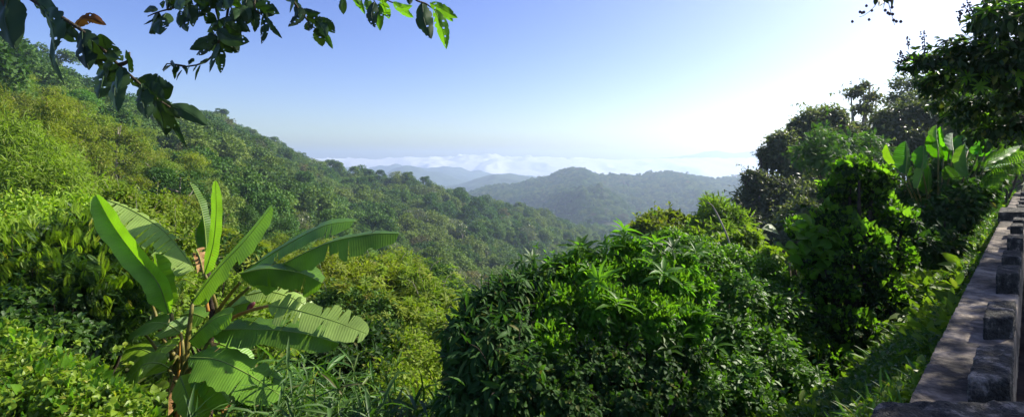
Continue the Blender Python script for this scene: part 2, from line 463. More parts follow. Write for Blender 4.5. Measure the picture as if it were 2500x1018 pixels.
def blob_leaves(c, r, n, size, tpl, rg, shell=0.55, droop=0.35, squash=1.0, jit=0.6, up=0.0):
    """leaves through the outer part of one blob"""
    d = unit(n, rg)
    if up: d[:, 2] = np.where(d[:, 2] < -0.35, -d[:, 2], d[:, 2])
    rad = r * (shell + (1 - shell) * rg.random(n) ** 0.5) * (0.85 + 0.3 * rg.random(n))
    pos = c + d * rad[:, None] * np.array([1, 1, squash])
    ax = norm(d * 0.7 + unit(n, rg) * jit + np.array([0, 0, -droop]))
    nr = norm(d + unit(n, rg) * 0.55 + np.array([0, 0, 0.45]))
    return place(tpl, pos, ax, nr, size * (0.65 + 0.7 * rg.random(n)), rg)

def crown_mesh(name, mat, seed, R=4.5, H=6.5, base=4.0, blobs=22, n=1500, size=0.75, tpl=RHOMB, blob=0.36, bare=0.0):
    rg = np.random.default_rng(seed)
    b = Bag()
    for k in range(blobs):
        u = rg.random(); a = rg.random() * 2 * pi + k * 2.4
        rr = R * math.sqrt(max(0, 1 - (u * 1.25 - 0.35) ** 2)) * (0.45 + 0.5 * rg.random())
        c = np.array([cos(a) * rr, sin(a) * rr, base + H * u])
        rb = R * blob * (0.65 + 0.6 * rg.random())
        b.add(*blob_leaves(c, rb, n // blobs, size, tpl, rg, up=1, squash=0.85))
    return b.mesh(name, mat)

def trunk_mesh(name, mat, seed, H=8, r=0.22, limbs=4, spread=2.5, k=5, lean=0.4, first=0.45):
    rg = np.random.default_rng(seed)
    b = Bag()
    top = np.array([rg.normal() * lean, rg.normal() * lean, H])
    path = spline([(0, 0, -1.5), (rg.normal() * .2, rg.normal() * .2, H * .4), top], 8)
    b.add(*tube(path, np.linspace(r, r * 0.35, 8), k))
    for i in range(limbs):
        f = first + (0.95 - first) * (i + 0.5) / limbs
        s = path[int(f * 7)]
        a = i * 2.4 + rg.random()
        e = s + np.array([cos(a) * spread, sin(a) * spread, H * 0.28 * (1.1 - f * .5)])
        mid = (s + e) / 2 + np.array([0, 0, -0.12 * H * .3])
        b.add(*tube(spline([s, mid, e], 5), np.linspace(r * 0.5, r * 0.12, 5), k))
    return b.mesh(name, mat)

def plume_mesh(name, mat, seed, culms=16, H=10, lean=3.5, n=2600, size=0.8, tpl=LANCE):
    """bamboo: arching culms with drooping leaf sprays"""
    rg = np.random.default_rng(seed)
    b = Bag()
    for i in range(culms):
        a = rg.random() * 2 * pi; l = lean * (0.3 + 0.9 * rg.random()); h = H * (0.65 + 0.45 * rg.random())
        s = np.array([cos(a) * .5, sin(a) * .5, -1])
        pts = spline([s, s + np.array([cos(a) * l * .12, sin(a) * l * .12, h * .55]), s + np.array([cos(a) * l * .5, sin(a) * l * .5, h * .93]), s + np.array([cos(a) * l, sin(a) * l, h * .86])], 40)
        m = n // culms
        u = 0.25 + 0.75 * rg.random(m) ** 0.8
        p = pts[(u * 39).astype(int)] + rg.normal(size=(m, 3)) * np.array([.5, .5, .4]) * (0.3 + 0.06 * H)
        ax = norm(rg.normal(size=(m, 3)) * 0.55 + np.array([cos(a) * .5, sin(a) * .5, -0.6]))
        nr = norm(rg.normal(size=(m, 3)) * .6 + np.array([0, 0, 1.0]))
        b.add(*place(tpl, p, ax, nr, size * (0.6 + 0.8 * rg.random(m)), rg))
    return b.mesh(name, mat)

FAR_CROWNS = [crown_mesh('crown', M['forest'], 11, 4.6, 6.0, 3.6, 22, 3000, 0.52, blob=.33), crown_mesh('crown', M['forest'], 12, 4.0, 7.5, 3.2, 20, 2700, 0.5, blob=.33),
              crown_mesh('crown', M['forest'], 13, 5.2, 5.0, 4.4, 24, 3200, 0.52, blob=.32), crown_mesh('crown', M['forest'], 14, 3.2, 8.5, 3.4, 17, 2300, 0.48, blob=.38),
              crown_mesh('crown', M['forest'], 15, 5.6, 5.5, 3.0, 26, 3400, 0.55, blob=.3)]
DRY_CROWN = crown_mesh('crown', M['dryleaf'], 16, 4.4, 5.5, 5.0, 22, 2000, 0.45)
GREY_CROWN = crown_mesh('crown', M['greyleaf'], 17, 4.6, 6.0, 5.0, 22, 2200, 0.45)
TRUNKS = [trunk_mesh('trunk', M['bark'], 21, 8, .24), trunk_mesh('trunk', M['pale_bark'], 22, 9.5, .26), trunk_mesh('trunk', M['bark'], 23, 7.5, .3)]
LIME_CROWNS = [crown_mesh('crown', M['forest_lime'], 41, 4.5, 5.5, 3.0, 36, 13000, 0.25, blob=.33), crown_mesh('crown', M['forest_lime'], 42, 3.8, 6.5, 2.6, 32, 12000, 0.24, blob=.33)]
MID_CROWNS = [crown_mesh('crown', M['forest'], 43, 4.5, 6.0, 3.5, 38, 13000, 0.26, blob=.32), crown_mesh('crown', M['forest'], 44, 3.8, 7.0, 3.2, 32, 12000, 0.25, blob=.32)]
PLUMES = [plume_mesh('foliage', M['bamboo'], 51, 18, 9, 3.2, 11000, 0.4), plume_mesh('foliage', M['bamboo'], 52, 14, 10, 4.2, 10000, 0.42)]

# sown over the hillside: jittered grid, then the trees that show largest are individuals
def sow(x0, x1, y0, y1, step, rg, keep):
    gx, gy = np.meshgrid(np.arange(x0, x1, step), np.arange(y0, y1, step))
    x = gx.ravel() + rg.random(gx.size) * step; y = gy.ravel() + rg.random(gx.size) * step
    px = 1250 + 1250 * x / y
    m = keep(x, y, px)
    return x[m], y[m]

def spur_limit(px):
    return np.interp(px, [-200, 0, 150, 300, 500, 640, 730, 850, 1000, 1150, 1300, 1450, 1700], [250, 260, 280, 390, 520, 540, 480, 440, 440, 450, 560, 660, 720])
def near_limit(px):
    return np.interp(px, [-200, 0, 300, 500, 700, 1100, 1700], [34, 34, 36, 44, 46, 55, 70])
rs = np.random.default_rng(99)
sx, sy = sow(-640, 420, 30, 760, 6.6, rs, lambda x, y, px: (px > -160) & (px < 1780) & (y < spur_limit(px)) & (y > near_limit(px)))
sz = land(sx, sy)
dist = np.hypot(sx, sy)
spx = 1250 + 1250 * sx / sy
# hidden from the eye by the ground in front of it?
def seen(x, y, z, top):
    ok = np.ones(len(x), bool)
    for f in np.linspace(0.3, 0.97, 26):
        g = land(x * f, y * f) + np.clip(y * f * 0.03, 0, 5)
        ok &= (CZ + (z + top - CZ) * f) > g
    return ok
vis = seen(sx, sy, sz, 8.5) & (spx > -20) & (spx < 1700)
order = np.argsort(np.where(vis, dist, 1e9))
NB_NEAR = 300
solo = order[:NB_NEAR]
rest = np.ones(len(sx), bool); rest[solo] = False
rest &= ~((dist < 95) & (spx < 30))

# individuals: crown + trunk, copies share mesh data
def make_tree(cm, tm, name, x, y, z, s, rz, label, cat, group, cname='crown'):
    t = thing(name, label, cat, (x, y, z), group)
    t.rotation_euler = (0, 0, rz); t.scale = (s, s, s)
    link(cname, cm, t)
    if tm is not None: link('trunk', tm, t)
    return t
kinds = {
 'lime': ('broadleaf_tree', 'rounded yellow-green broadleaf tree on the sunlit slope at the foot of the ridge', 'tree', 'yellow-green trees on the sunlit slope'),
 'green': ('broadleaf_tree', 'mid green broadleaf tree packed among others on the forested hillside', 'tree', 'green trees on the forested hillside'),
 'bamboo': ('bamboo_clump', 'arching yellow-green bamboo clump on the sunlit hillside', 'bamboo', 'bamboo clumps on the hillside'),
 'dry': ('dry_tree', 'brownish tree with dry crown standing among green trees on the hillside', 'tree', 'brownish trees on the hillside'),
 'grey': ('greyish_tree', 'grey-green tall tree with pale trunk on the forested hillside', 'tree', 'grey-green trees on the hillside')}
spy = HY - (sz - CZ) / sy * F
for i in solo:
    d, px = dist[i], spx[i]
    u = rs.random()
    limeness = np.interp(px, [0, 300, 520, 700, 1100], [0.95, 0.85, 0.4, 0.35, 0.5]) * np.interp(d, [60, 170, 300], [1, .9, .35])
    if u < limeness * 0.5: k = 'bamboo'
    elif u < limeness: k = 'lime'
    elif u > 0.965 and d > 140: k = 'dry'
    elif u > 0.93: k = 'grey'
    else: k = 'green'
    s = 0.7 + 0.6 * rs.random() ** 1.3
    if d < 90: s *= 0.72
    cm = {'lime': LIME_CROWNS, 'green': MID_CROWNS if d < 95 else FAR_CROWNS, 'bamboo': PLUMES, 'dry': [DRY_CROWN], 'grey': [GREY_CROWN]}[k]
    nm, lb, ct, gp = kinds[k]
    make_tree(cm[rs.integers(len(cm))], None if k == 'bamboo' else (TRUNKS[1] if k == 'grey' else TRUNKS[rs.integers(3)]), nm, sx[i], sy[i], sz[i] - 0.4, s, rs.random() * 6.28, lb, ct, gp, 'foliage' if k == 'bamboo' else 'crown')

# a mass of trees: points with scale and turn, crowns instanced by geometry nodes
def wood(name, x, y, z, scale, sources, pick):
    v = np.stack([x, y, z], -1)
    me = bpy.data.meshes.new(name); me.vertices.add(len(v)); me.vertices.foreach_set("co", v.astype(np.float32).ravel())
    a = me.attributes.new("size", 'FLOAT', 'POINT'); a.data.foreach_set("value", scale.astype(np.float32))
    a = me.attributes.new("pick", 'INT', 'POINT'); a.data.foreach_set("value", pick.astype(np.int32))
    o = link(name, me); tag(o, kind='stuff')
    ng = bpy.data.node_groups.new(name + "_nodes", 'GeometryNodeTree')
    ng.interface.new_socket("Geometry", in_out='INPUT', socket_type='NodeSocketGeometry')
    ng.interface.new_socket("Geometry", in_out='OUTPUT', socket_type='NodeSocketGeometry')
    N, L = ng.nodes, ng.links
    gi, go = N.new("NodeGroupInput"), N.new("NodeGroupOutput")
    iop = N.new("GeometryNodeInstanceOnPoints")
    ji = N.new("GeometryNodeJoinGeometry")
    for s in reversed(sources):
        ob = N.new("GeometryNodeObjectInfo"); ob.inputs["Object"].default_value = s
        ob.inputs["As Instance"].default_value = True
        L.new(ob.outputs["Geometry"], ji.inputs[0])
    L.new(gi.outputs[0], iop.inputs["Points"]); L.new(ji.outputs[0], iop.inputs["Instance"])
    iop.inputs["Pick Instance"].default_value = True
    rv = N.new("FunctionNodeRandomValue"); rv.data_type = 'FLOAT_VECTOR'
    rv.inputs[0].default_value = (-0.12, -0.12, 0); rv.inputs[1].default_value = (0.12, 0.12, 6.28)
    L.new(rv.outputs[0], iop.inputs["Rotation"])
    na = N.new("GeometryNodeInputNamedAttribute"); na.data_type = 'FLOAT'; na.inputs["Name"].default_value = "size"
    L.new(na.outputs[0], iop.inputs["Scale"])
    nb = N.new("GeometryNodeInputNamedAttribute"); nb.data_type = 'INT'; nb.inputs["Name"].default_value = "pick"
    L.new(nb.outputs[0], iop.inputs["Instance Index"])
    L.new(iop.outputs[0], go.inputs[0])
    md = o.modifiers.new("trees", 'NODES'); md.node_group = ng
    return o
crown_objs = {}
for o in COL.objects:
    if o.parent and o.name.split('.')[0] == 'crown' and o.data.name not in crown_objs: crown_objs[o.data.name] = o
SRC = [crown_objs[m.name] for m in FAR_CROWNS if m.name in crown_objs]
SRC_DRY = [crown_objs[m.name] for m in (DRY_CROWN, GREY_CROWN) if m.name in crown_objs]
def picks(d):
    p = rs.integers(0, len(SRC), len(d))
    return np.where((d > 190) & (rs.random(len(d)) < .025), len(SRC) + rs.integers(0, max(1, len(SRC_DRY)), len(d)), p)
m = rest & seen(sx, sy, sz, 11)
wood('forest', sx[m], sy[m], sz[m] - 0.5, 0.68 + 1.05 * rs.random(m.sum()) ** 2.4, SRC + SRC_DRY, picks(dist[m]))

hx, hy = sow(-150, 1500, 800, 1560, 9.0, rs, lambda x, y, px: (px > 1050) & (px < 2050))
hz = land(hx, hy)
wood('wooded_hill', hx, hy, hz - 1.0, 0.9 + 0.7 * rs.random(len(hx)), SRC + SRC_DRY, picks(hy))
print("trees", len(sx), m.sum(), len(hx), "solo max d", dist[solo].max())
# ------------------------------------------------------------------ leaf templates for the near plants
def tri_strip(prof, fold=0.15, droop=0.15):
    """leaf with a midrib: prof = [(y, halfwidth)]"""
    v, f4, f3 = [], [], []
    n = len(prof)
    for y, w in prof:
        z = -droop * y * y
        v += [(-w, y, z + fold * w), (0, y, z), (w, y, z + fold * w)]
    for i in range(n - 1):
        a = i * 3
        f4 += [(a, a + 1, a + 4, a + 3), (a + 1, a + 2, a + 5, a + 4)]
    return (np.array(v, float), [np.array(f4)])
OVAL = tri_strip([(0, .02), (.2, .17), (.5, .24), (.8, .14), (1, .005)], .5, .2)
LONG = tri_strip([(0, .015), (.25, .10), (.55, .13), (.82, .07), (1, .004)], .5, .35)
HEART = tri_strip([(-.12, .2), (.05, .40), (.35, .42), (.7, .2), (1, .01)], .35, .2)
BLADE = tri_strip([(0, .02), (.3, .055), (.6, .048), (.85, .022), (1, .002)], .6, .45)
BROAD = tri_strip([(0, .03), (.12, .30), (.35, .44), (.6, .38), (.85, .18), (1, .01)], .3, .25)
SMALL = (np.array([(0, 0, 0), (.26, .5, .1), (0, 1, -.05), (-.26, .5, .1)]), [np.array([[0, 1, 2, 3]])])

def combine(tpl, pos, ax, nr, sc):
    v, p, _ = place(tpl, np.array(pos, float), np.array(ax, float), np.array(nr, float), np.array(sc, float))
    return (v, p)
def frond(pairs=17, w=.24, lw=0.15):
    """feathery frond of paired leaflets"""
    pos, ax, nr, sc = [], [], [], []
    for i in range(pairs):
        y = .12 + .85 * i / (pairs - 1)
        l = w * sin(pi * (0.15 + 0.8 * i / (pairs - 1))) ** 0.7
        for s in (-1, 1):
            pos.append((0, y, -.25 * y * y)); ax.append((s, .35, -.15)); nr.append((0, 0, 1)); sc.append(l)
    tv = np.array([(0, 0, 0), (lw, .5, .02), (0, 1, 0), (-lw, .5, .02)]), [np.array([[0, 1, 2, 3]])]
    return combine(tv, pos, ax, nr, sc)
FROND = frond()
def whorl(n=9, seed=5, rise=.55, tpl=LONG):
    rg = np.random.default_rng(seed)
    pos, ax, nr, sc = [], [], [], []
    for i in range(n):
        a = i * 2.4; t = i / n
        up = 0.95 - rise * 1.6 * (1 - t) + rg.normal() * .12
        d = (cos(a), up, sin(a)) if False else (cos(a), sin(a), up)
        pos.append((0.02 * d[0], 0.02 * d[1], -.25 * (1 - t))); ax.append(d); nr.append((-d[0] * up, -d[1] * up, 1)); sc.append(.75 + .35 * rg.random())
    v, p = combine(tpl, pos, ax, nr, sc)
    return (v[:, [0, 2, 1]] * np.array([1, 1, -1]), p)      # axis along +y
WHORL = whorl(12, 5, .45)
WHORL2 = whorl(12, 8, .7)

def fill(blobs, tpl, size, n, seed, shell=.6, droop=.3, jit=.6, wt=None, up=0.0, squash=1.0, tintrange=None):
    """blobs: (centre, radius) in metres"""
    rg = np.random.default_rng(seed)
    b = Bag()
    w = np.array([r * r for c, r in blobs]); w = w / w.sum()
    for (c, r), f in zip(blobs, w):
        m = max(3, int(n * f))
        b.add(*blob_leaves(c, r, m, size, tpl, rg, shell=shell, droop=droop, jit=jit, up=up, squash=squash))
    return b

def lumpy(blobs, k, seed, f=.42):
    """breaks big blobs into smaller clumps on their skin"""
    rg = np.random.default_rng(seed)
    out = []
    for c, r in blobs:
        d = unit(k, rg); d[:, 2] = np.abs(d[:, 2]) * .9 - .25
        for q in d:
            out.append((c + q * r * (0.55 + .3 * rg.random()), r * f * (.5 + .95 * rg.random())))
    return out

def bush(name, label, cat, px_blobs, tpl, size, n, mat, seed, group=None, lumps=7, f=.42, shoots=7, extra=None, stem='branches', smat='dark_bark',
         part="foliage", stem_r=0.035, inner=0.35, **kw):
    """px_blobs: (px, py, distance, radius in photo pixels)"""
    bl = [(P(x, y, d), r / F * d) for x, y, d, r in px_blobs]; droop_ = kw.get('droop', .3)
    cen = np.mean([c for c, r in bl], axis=0)
    base = np.array([cen[0], cen[1], float(land(cen[0], cen[1])) - .05])
    t = thing(name, label, cat, base, group)
    fine = lumpy(bl, lumps, seed, f) if lumps else bl
    b = fill(fine, tpl, size, int(n * (1 - inner)), seed + 1, **kw)
    if inner > 0:
        for q in [fill(bl, tpl, size, int(n * inner), seed + 2, shell=.15)]:
            b.v += q.v; b.t += q.t; b.uv += q.uv
            for k_, l_ in q.p.items(): b.p.setdefault(k_, []).extend([x_ + b.n for x_ in l_])
            b.n += q.n
    rg = np.random.default_rng(seed + 7)
    sb = Bag()
    for c, r in bl:                              # shoots that break the outline
        for _ in range(shoots):
            d = unit(1, rg)[0]; d[2] = abs(d[2]) * .9 - .15; d = d / np.linalg.norm(d)
            l = r * (.3 + .75 * rg.random()); s0 = c + d * r * .8
            e = s0 + d * l + np.array([0, 0, l * (.5 * rg.random() - .1)]); m1 = (s0 + e) / 2 + np.array([0, 0, l * .22])
            pt = spline([s0, m1, e], 12)
            sb.add(*tube(pt, np.linspace(size * .04, size * .015, 12), 4, False))
            k = int(np.clip(l / size * 2.6, 5, 26)); q = pt[(rg.random(k) * 11.9).astype(int)]
            tg = norm(e - s0)
            b.add(*place(tpl, q, norm(unit(k, rg) * .8 + tg * .6 + np.array([0, 0, -droop_ * .5])), norm(unit(k, rg) * .5 + np.array([0, 0, 1])), size * (.6 + .5 * rg.random(k)), rg))
    link(part, b.mesh(part, M[mat], base), t)
    if extra:
        for pt, tp2, sz2, mt2, fn in extra:
            e = fn(bl, tp2, sz2, seed + 5)
            for e_ in (e if isinstance(e, list) else [e]):
                link(pt, e_.mesh(pt, M[mt2], base), t)
    if stem:
        rg = np.random.default_rng(seed + 3)
        s = Bag()
        for c, r in bl:
            for _ in range(2):
                e = c + rg.normal(size=3) * r * .4
                m1 = base + (e - base) * .4 + rg.normal(size=3) * r * .35
                m1[2] = base[2] + (e[2] - base[2]) * .5
                s.add(*tube(spline([base + rg.normal(size=3) * np.array([.1, .1, 0]) + np.array([0, 0, -.2]), m1, e], 9), np.linspace(stem_r, stem_r * .3, 9), 5))
        s.v += sb.v; s.t += sb.t; s.uv += sb.uv
        for k_, l_ in sb.p.items(): s.p.setdefault(k_, []).extend([x_ + s.n for x_ in l_])
        s.n += sb.n
        link(stem, s.mesh(stem, M[smat], base), t)
    return t

def whorls_on(pts_px, tplw, size, axis=(0, -.15, 1)):
    """leaf whorls at chosen places (photo pixels + distance)"""
    def fn(bl, tpl, sz, seed):
        rg = np.random.default_rng(seed)
        pos = np.array([P(*q) for q in pts_px])
        ax = norm(np.array(axis) + rg.normal(size=(len(pos), 3)) * .3)
        nr = unit(len(pos), rg); sc = sz * (.8 + .4 * rg.random(len(pos)))
        return [Bag().add(*place(tpl, pos[i:i + 1], ax[i:i + 1], nr[i:i + 1], sc[i:i + 1], rg, np.array([.5 * rg.random()]))) for i in range(len(pos))]
    return ('leaf_whorl', tplw, size, 'lime', fn)
def top_whorls(k, tplw, size, mat='whorl', name='leaf_whorls', zmin=-.1, out=1.0):
    def fn(bl, tpl, sz, seed):
        rg = np.random.default_rng(seed)
        w = np.array([r * r for c, r in bl]); w /= w.sum()
        b = Bag(); out_ = []
        for (c, r), f in zip(bl, w):
            m = max(2, int(k * f))
            d = unit(m, rg); d[:, 2] = np.maximum(d[:, 2], zmin + .2 * rg.random(m)); d = norm(d)
            ax = norm(d * .8 + np.array([0, 0, .9]) + rg.normal(size=(m, 3)) * .25)
            ps, ur, sc = c + d * r * (0.85 + .2 * rg.random((m, 1))) * out, unit(m, rg), sz * (.75 + .5 * rg.random(m))
            if k <= 60:
                out_ += [Bag().add(*place(tpl, ps[i:i + 1], ax[i:i + 1], ur[i:i + 1], sc[i:i + 1], rg)) for i in range(m)]
            else: b.add(*place(tpl, ps, ax, ur, sc, rg))
        return out_ or b
    return (name, tplw, size, mat, fn)

# ------------------------------------------------------------------ near plants, left
bush('feathery_shrub', 'dark green feathery-leaved shrub behind the banana plant, at the edge of the picture', 'shrub',
     [(70, 640, 7, 80), (160, 590, 7.5, 75), (250, 610, 7.6, 75), (330, 650, 7.8, 65), (200, 700, 7, 100), (310, 750, 7.3, 80), (80, 740, 6.8, 90), (230, 800, 7, 80), (30, 690, 7, 90), (370, 700, 8, 50)],
     FROND, .17, 9500, 'feather', 101, lumps=13, jit=.7, droop=.5, f=.34, extra=[top_whorls(1500, FROND, .19, 'vine', 'young_fronds', -.1, 1.05)])
bush('leafy_vine', 'bright green heart-leaved vine heaped in the bottom corner beside the banana plant', 'vine',
     [(40, 930, 5, 100), (150, 950, 5.1, 85), (215, 1000, 5.2, 75), (100, 1000, 4.6, 105), (310, 1050, 5.4, 60), (20, 860, 5.3, 70), (230, 1040, 4.6, 100)],
     HEART, .055, 20000, 'vine', 111, lumps=20, droop=.5, up=1, f=.27, inner=.2, extra=[top_whorls(260, HEART, .085, 'lime', 'large_leaves', 0, 1.05), top_whorls(1500, SMALL, .06, 'feather', 'creeper', 0, 1.0)], stem='stems', stem_r=.012)
bush('leafy_vine', 'dark vine hanging in the shade between the feathery shrub and the bright heart-leaved heap', 'vine',
     [(60, 830, 6, 80), (150, 850, 6, 80), (215, 870, 6.6, 45), (20, 780, 6.2, 80)],
     HEART, .065, 7500, 'feather', 115, lumps=8, droop=.6, stem='stems', stem_r=.012)
bush('leafy_shrub', 'yellow-green weedy shrub rising above the feathery shrub', 'shrub',
     [(60, 540, 11, 80), (170, 530, 12, 70), (10, 590, 10, 80), (240, 560, 12, 60), (120, 580, 10, 60)],
     OVAL, .10, 13000, 'vine', 121, f=.3, shell=.35, lumps=16, droop=.2)
bush('bamboo_clump', 'yellow-green bamboo with thin leaning canes left of the tallest banana leaf', 'bamboo',
     [(60, 440, 22, 90), (150, 470, 22, 85), (20, 350, 26, 80), (230, 480, 24, 60), (100, 400, 26, 80)],
     LANCE, .28, 16000, 'bamboo', 131, shell=.3, f=.32, lumps=16, droop=.8, stem='canes', smat='rib', stem_r=.03)
bush('dry_brush', 'tan weedy brush with pale stems above the arching banana leaf', 'shrub',
     [(300, 500, 20, 55), (380, 520, 22, 55), (440, 540, 24, 45), (340, 560, 16, 60), (430, 610, 15, 60)],
     OVAL, .15, 9500, 'forest_lime', 141, f=.3, shell=.35, lumps=15, droop=.2, smat='pale_bark', stem_r=.02)
bush('leafy_shrub', 'green shrub with fine leaves directly behind the banana stalks', 'shrub',
     [(400, 700, 11, 70), (500, 720, 12, 70), (600, 730, 12, 70), (430, 800, 9.5, 70), (560, 800, 10, 80), (660, 800, 11, 80)],
     SMALL, .11, 9500, 'forest_lime', 151, lumps=9, droop=.4)
# sloping brush in the middle distance
mid = [((470, 600, 30, 60), (540, 630, 26, 60), (600, 650, 24, 60)), ((700, 700, 20, 70), (770, 680, 22, 70), (660, 660, 26, 60)),
       ((860, 700, 24, 75), (930, 690, 26, 65), (800, 650, 32, 60)), ((1000, 720, 26, 70), (1050, 750, 24, 60), (970, 670, 34, 60)),
       ((900, 780, 17, 75), (820, 760, 17, 70)), ((1010, 800, 18, 70), (1080, 830, 16, 60)), ((1100, 740, 34, 60), (1060, 690, 44, 55), (1150, 760, 30, 50))]
mlab = ['olive brush clump just above the arching banana leaves', 'pale green bamboo clump rising behind the shaded banana leaf', 'bright yellow-green bamboo clump beyond the torn banana leaf',
        'tall light green bamboo clump on the lower slope before the dark bush', 'green brush beyond the tip of the torn banana leaf', 'olive scrub on the slope beside the dark foreground bush', 'mixed bright brush in the valley above the dark foreground bush']
for i, (bl, lb) in enumerate(zip(mid, mlab)):
    bam = i in (1, 2, 3)
    bush('bamboo_clump' if bam else 'brush_clump', lb, 'bamboo' if bam else 'shrub', bl, LANCE if bam else SMALL, (.28 if bam else .16) * (bl[0][2] / 22), 14000,
         ['forest', 'bamboo', 'bamboo', 'forest_lime', 'forest', 'forest_lime', 'forest'][i], 160 + i * 7, lumps=16, f=.3, shell=.3, droop=.7 if bam else .3, smat='pale_bark', extra=[top_whorls(90, WHORL if not bam else WHORL2, .33 * (bl[0][2] / 22), 'forest_lime', 'leaf_sprays', .1, 1.1)], stem='canes' if bam else 'branches', stem_r=.03)
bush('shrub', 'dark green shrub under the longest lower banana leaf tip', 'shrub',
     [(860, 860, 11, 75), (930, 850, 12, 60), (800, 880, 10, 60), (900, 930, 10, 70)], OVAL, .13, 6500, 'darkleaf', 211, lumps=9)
bush('twiggy_shrub', 'tangled shrub with bare brown twigs beside the dark bush', 'shrub',
     [(980, 860, 12, 65), (1040, 900, 11, 60), (960, 940, 9.5, 70), (1050, 980, 9, 60)], SMALL, .1, 4200, 'forest_lime', 221, lumps=9, smat='bark', stem_r=.03)
# bamboo grass: fans of long blades
def grass_clump(label, pts, seed, size=.34, n=24, mat='blade', name='bamboo_grass'):
    rg = np.random.default_rng(seed)
    pos = [P(*q) for q in pts]
    cen = np.mean(pos, axis=0); base = np.array([cen[0], cen[1], float(land(cen[0], cen[1]))])
    t = thing(name, label, 'grass', base)
    b, s = Bag(), Bag()
    for p in pos:
        g = np.array([p[0], p[1], float(land(p[0], p[1])) - .05])
        for k in range(5):
            tip = p + rg.normal(size=3) * np.array([.3, .3, .12]) - np.array([0, 0, .18])
            root = g + rg.normal(size=3) * np.array([.12, .12, 0])
            path = spline([root, (root + tip) / 2 + rg.normal(size=3) * .05, tip], 12)
            s.add(*tube(path, np.linspace(.008, .003, 12), 4))
            q = path[(4 + rg.random(n) * 7.9).astype(int)]
            ax = norm(rg.normal(size=(n, 3)) * .7 + np.array([0, 0, .45]))
            b.add(*place(BLADE, q, ax, norm(rg.normal(size=(n, 3)) * .3 + np.array([0, 0, 1])), size * (.5 + .7 * rg.random(n)), rg))
    link('blades', b.mesh('blades', M[mat], base), t); link('stems', s.mesh('stems', M['rib'], base), t)
rg_ = np.random.default_rng(3)
grass_clump('pale green bamboo grass below the lowest arching banana leaf', [(560 + 50 * i + rg_.normal() * 12, 985 - 18 * (i % 3), 5.2 + .3 * (i % 4), ) for i in range(7)], 301)
grass_clump('long-bladed bamboo grass between the banana plant and the dark shrub', [(640 + 45 * i, 900 + 22 * (i % 3), 6.8 + .4 * (i % 3)) for i in range(7)], 302)
grass_clump('grassy tuft in front of the twiggy shrub at the bottom edge', [(880 + 45 * i, 990 - 15 * (i % 2), 6.0) for i in range(5)], 303)
grass_clump('light grass right behind the base of the banana plant', [(520 + 40 * i, 880 + 15 * (i % 2), 8.5) for i in range(6)], 304, .5)
grass_clump('yellowish grass tuft at the foot of the twiggy shrub beside the dark bush', [(990 + 35 * i, 1000, 7.2) for i in range(3)], 305, .45)

# ------------------------------------------------------------------ near plants, centre
pts = [(1525, 575, 7.6), (1415, 620, 7.2), (1475, 625, 7.3), (1300, 632, 7.0), (1240, 700, 6.4), (1190, 735, 6.2), (1620, 665, 6.6), (1690, 655, 7.4), (1715, 590, 8.6), (1790, 620, 8.8),
       (1360, 660, 7.), (1700, 790, 6.4), (1720, 765, 6.4), (1770, 775, 7.2), (1560, 605, 8), (1600, 600, 8), (1330, 700, 6.6), (1460, 680, 6.5), (1150, 780, 6), (1510, 735, 6.2), (1630, 850, 6), (1660, 820, 6.2), (1745, 840, 6.6)]
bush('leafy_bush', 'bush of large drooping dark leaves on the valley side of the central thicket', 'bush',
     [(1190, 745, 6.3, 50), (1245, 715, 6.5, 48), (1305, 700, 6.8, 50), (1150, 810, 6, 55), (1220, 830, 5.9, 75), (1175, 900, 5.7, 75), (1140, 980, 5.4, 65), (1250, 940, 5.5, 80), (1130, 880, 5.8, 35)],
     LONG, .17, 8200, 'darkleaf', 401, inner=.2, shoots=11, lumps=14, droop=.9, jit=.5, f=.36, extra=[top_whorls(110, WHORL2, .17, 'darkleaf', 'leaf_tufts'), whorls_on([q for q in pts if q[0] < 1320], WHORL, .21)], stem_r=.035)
bush('leafy_bush', 'tall bush with bright whorls of long leaves sticking up along its top', 'bush',
     [(1390, 690, 7.1, 60), (1420, 650, 7.3, 35), (1470, 680, 7.3, 50), (1530, 625, 7.6, 38), (1545, 690, 7.3, 60), (1620, 700, 7.0, 55), (1660, 655, 7.3, 35), (1350, 760, 6.6, 65), (1460, 770, 6.6, 75), (1570, 790, 6.5, 75), (1660, 790, 6.6, 55), (1340, 850, 6.1, 60), (1700, 720, 7.2, 40)],
     OVAL, .10, 21000, 'whorl', 405, lumps=15, inner=.15, shoots=12, droop=.5, jit=.8, f=.33, extra=[whorls_on([q for q in pts if q[0] >= 1320] + [(1525, 558, 7.5), (1480, 598, 7.2), (1418, 602, 7.2), (1388, 628, 7.1), (1602, 588, 7.5), (1562, 592, 7.6), (1645, 606, 7.2), (1700, 612, 7.2), (1350, 640, 6.9), (1440, 655, 6.9), (1590, 640, 7)], WHORL, .27), top_whorls(150, WHORL2, .16, 'lime'), top_whorls(4200, OVAL, .075, 'lime', 'sun_toned_top_leaves', .35, 1.05)], stem_r=.045)  # lime top leaves and whorls carry the sunlit rim as colour
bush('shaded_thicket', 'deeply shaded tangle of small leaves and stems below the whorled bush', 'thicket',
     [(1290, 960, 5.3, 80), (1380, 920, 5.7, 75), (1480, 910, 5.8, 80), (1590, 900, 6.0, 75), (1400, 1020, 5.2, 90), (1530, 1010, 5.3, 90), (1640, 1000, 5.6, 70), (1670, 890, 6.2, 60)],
     HEART, .055, 10500, 'darkleaf', 409, lumps=12, droop=.7, f=.28, inner=.08, shoots=12, stem_r=.025)  # dark leaf colour stands in for shade on the backlit front
bush('climbing_vine', 'sunlit yellow-green vine mat covering the crest beside the dark bush', 'vine',
     [(1640, 620, 8.6, 60), (1700, 640, 8.4, 65), (1780, 660, 8.6, 60), (1590, 640, 8.4, 50), (1860, 680, 9, 60), (1900, 710, 9, 50)],
     OVAL, .06, 24000, 'lime', 421, lumps=12, droop=.6, up=1, stem='stems', stem_r=.012)
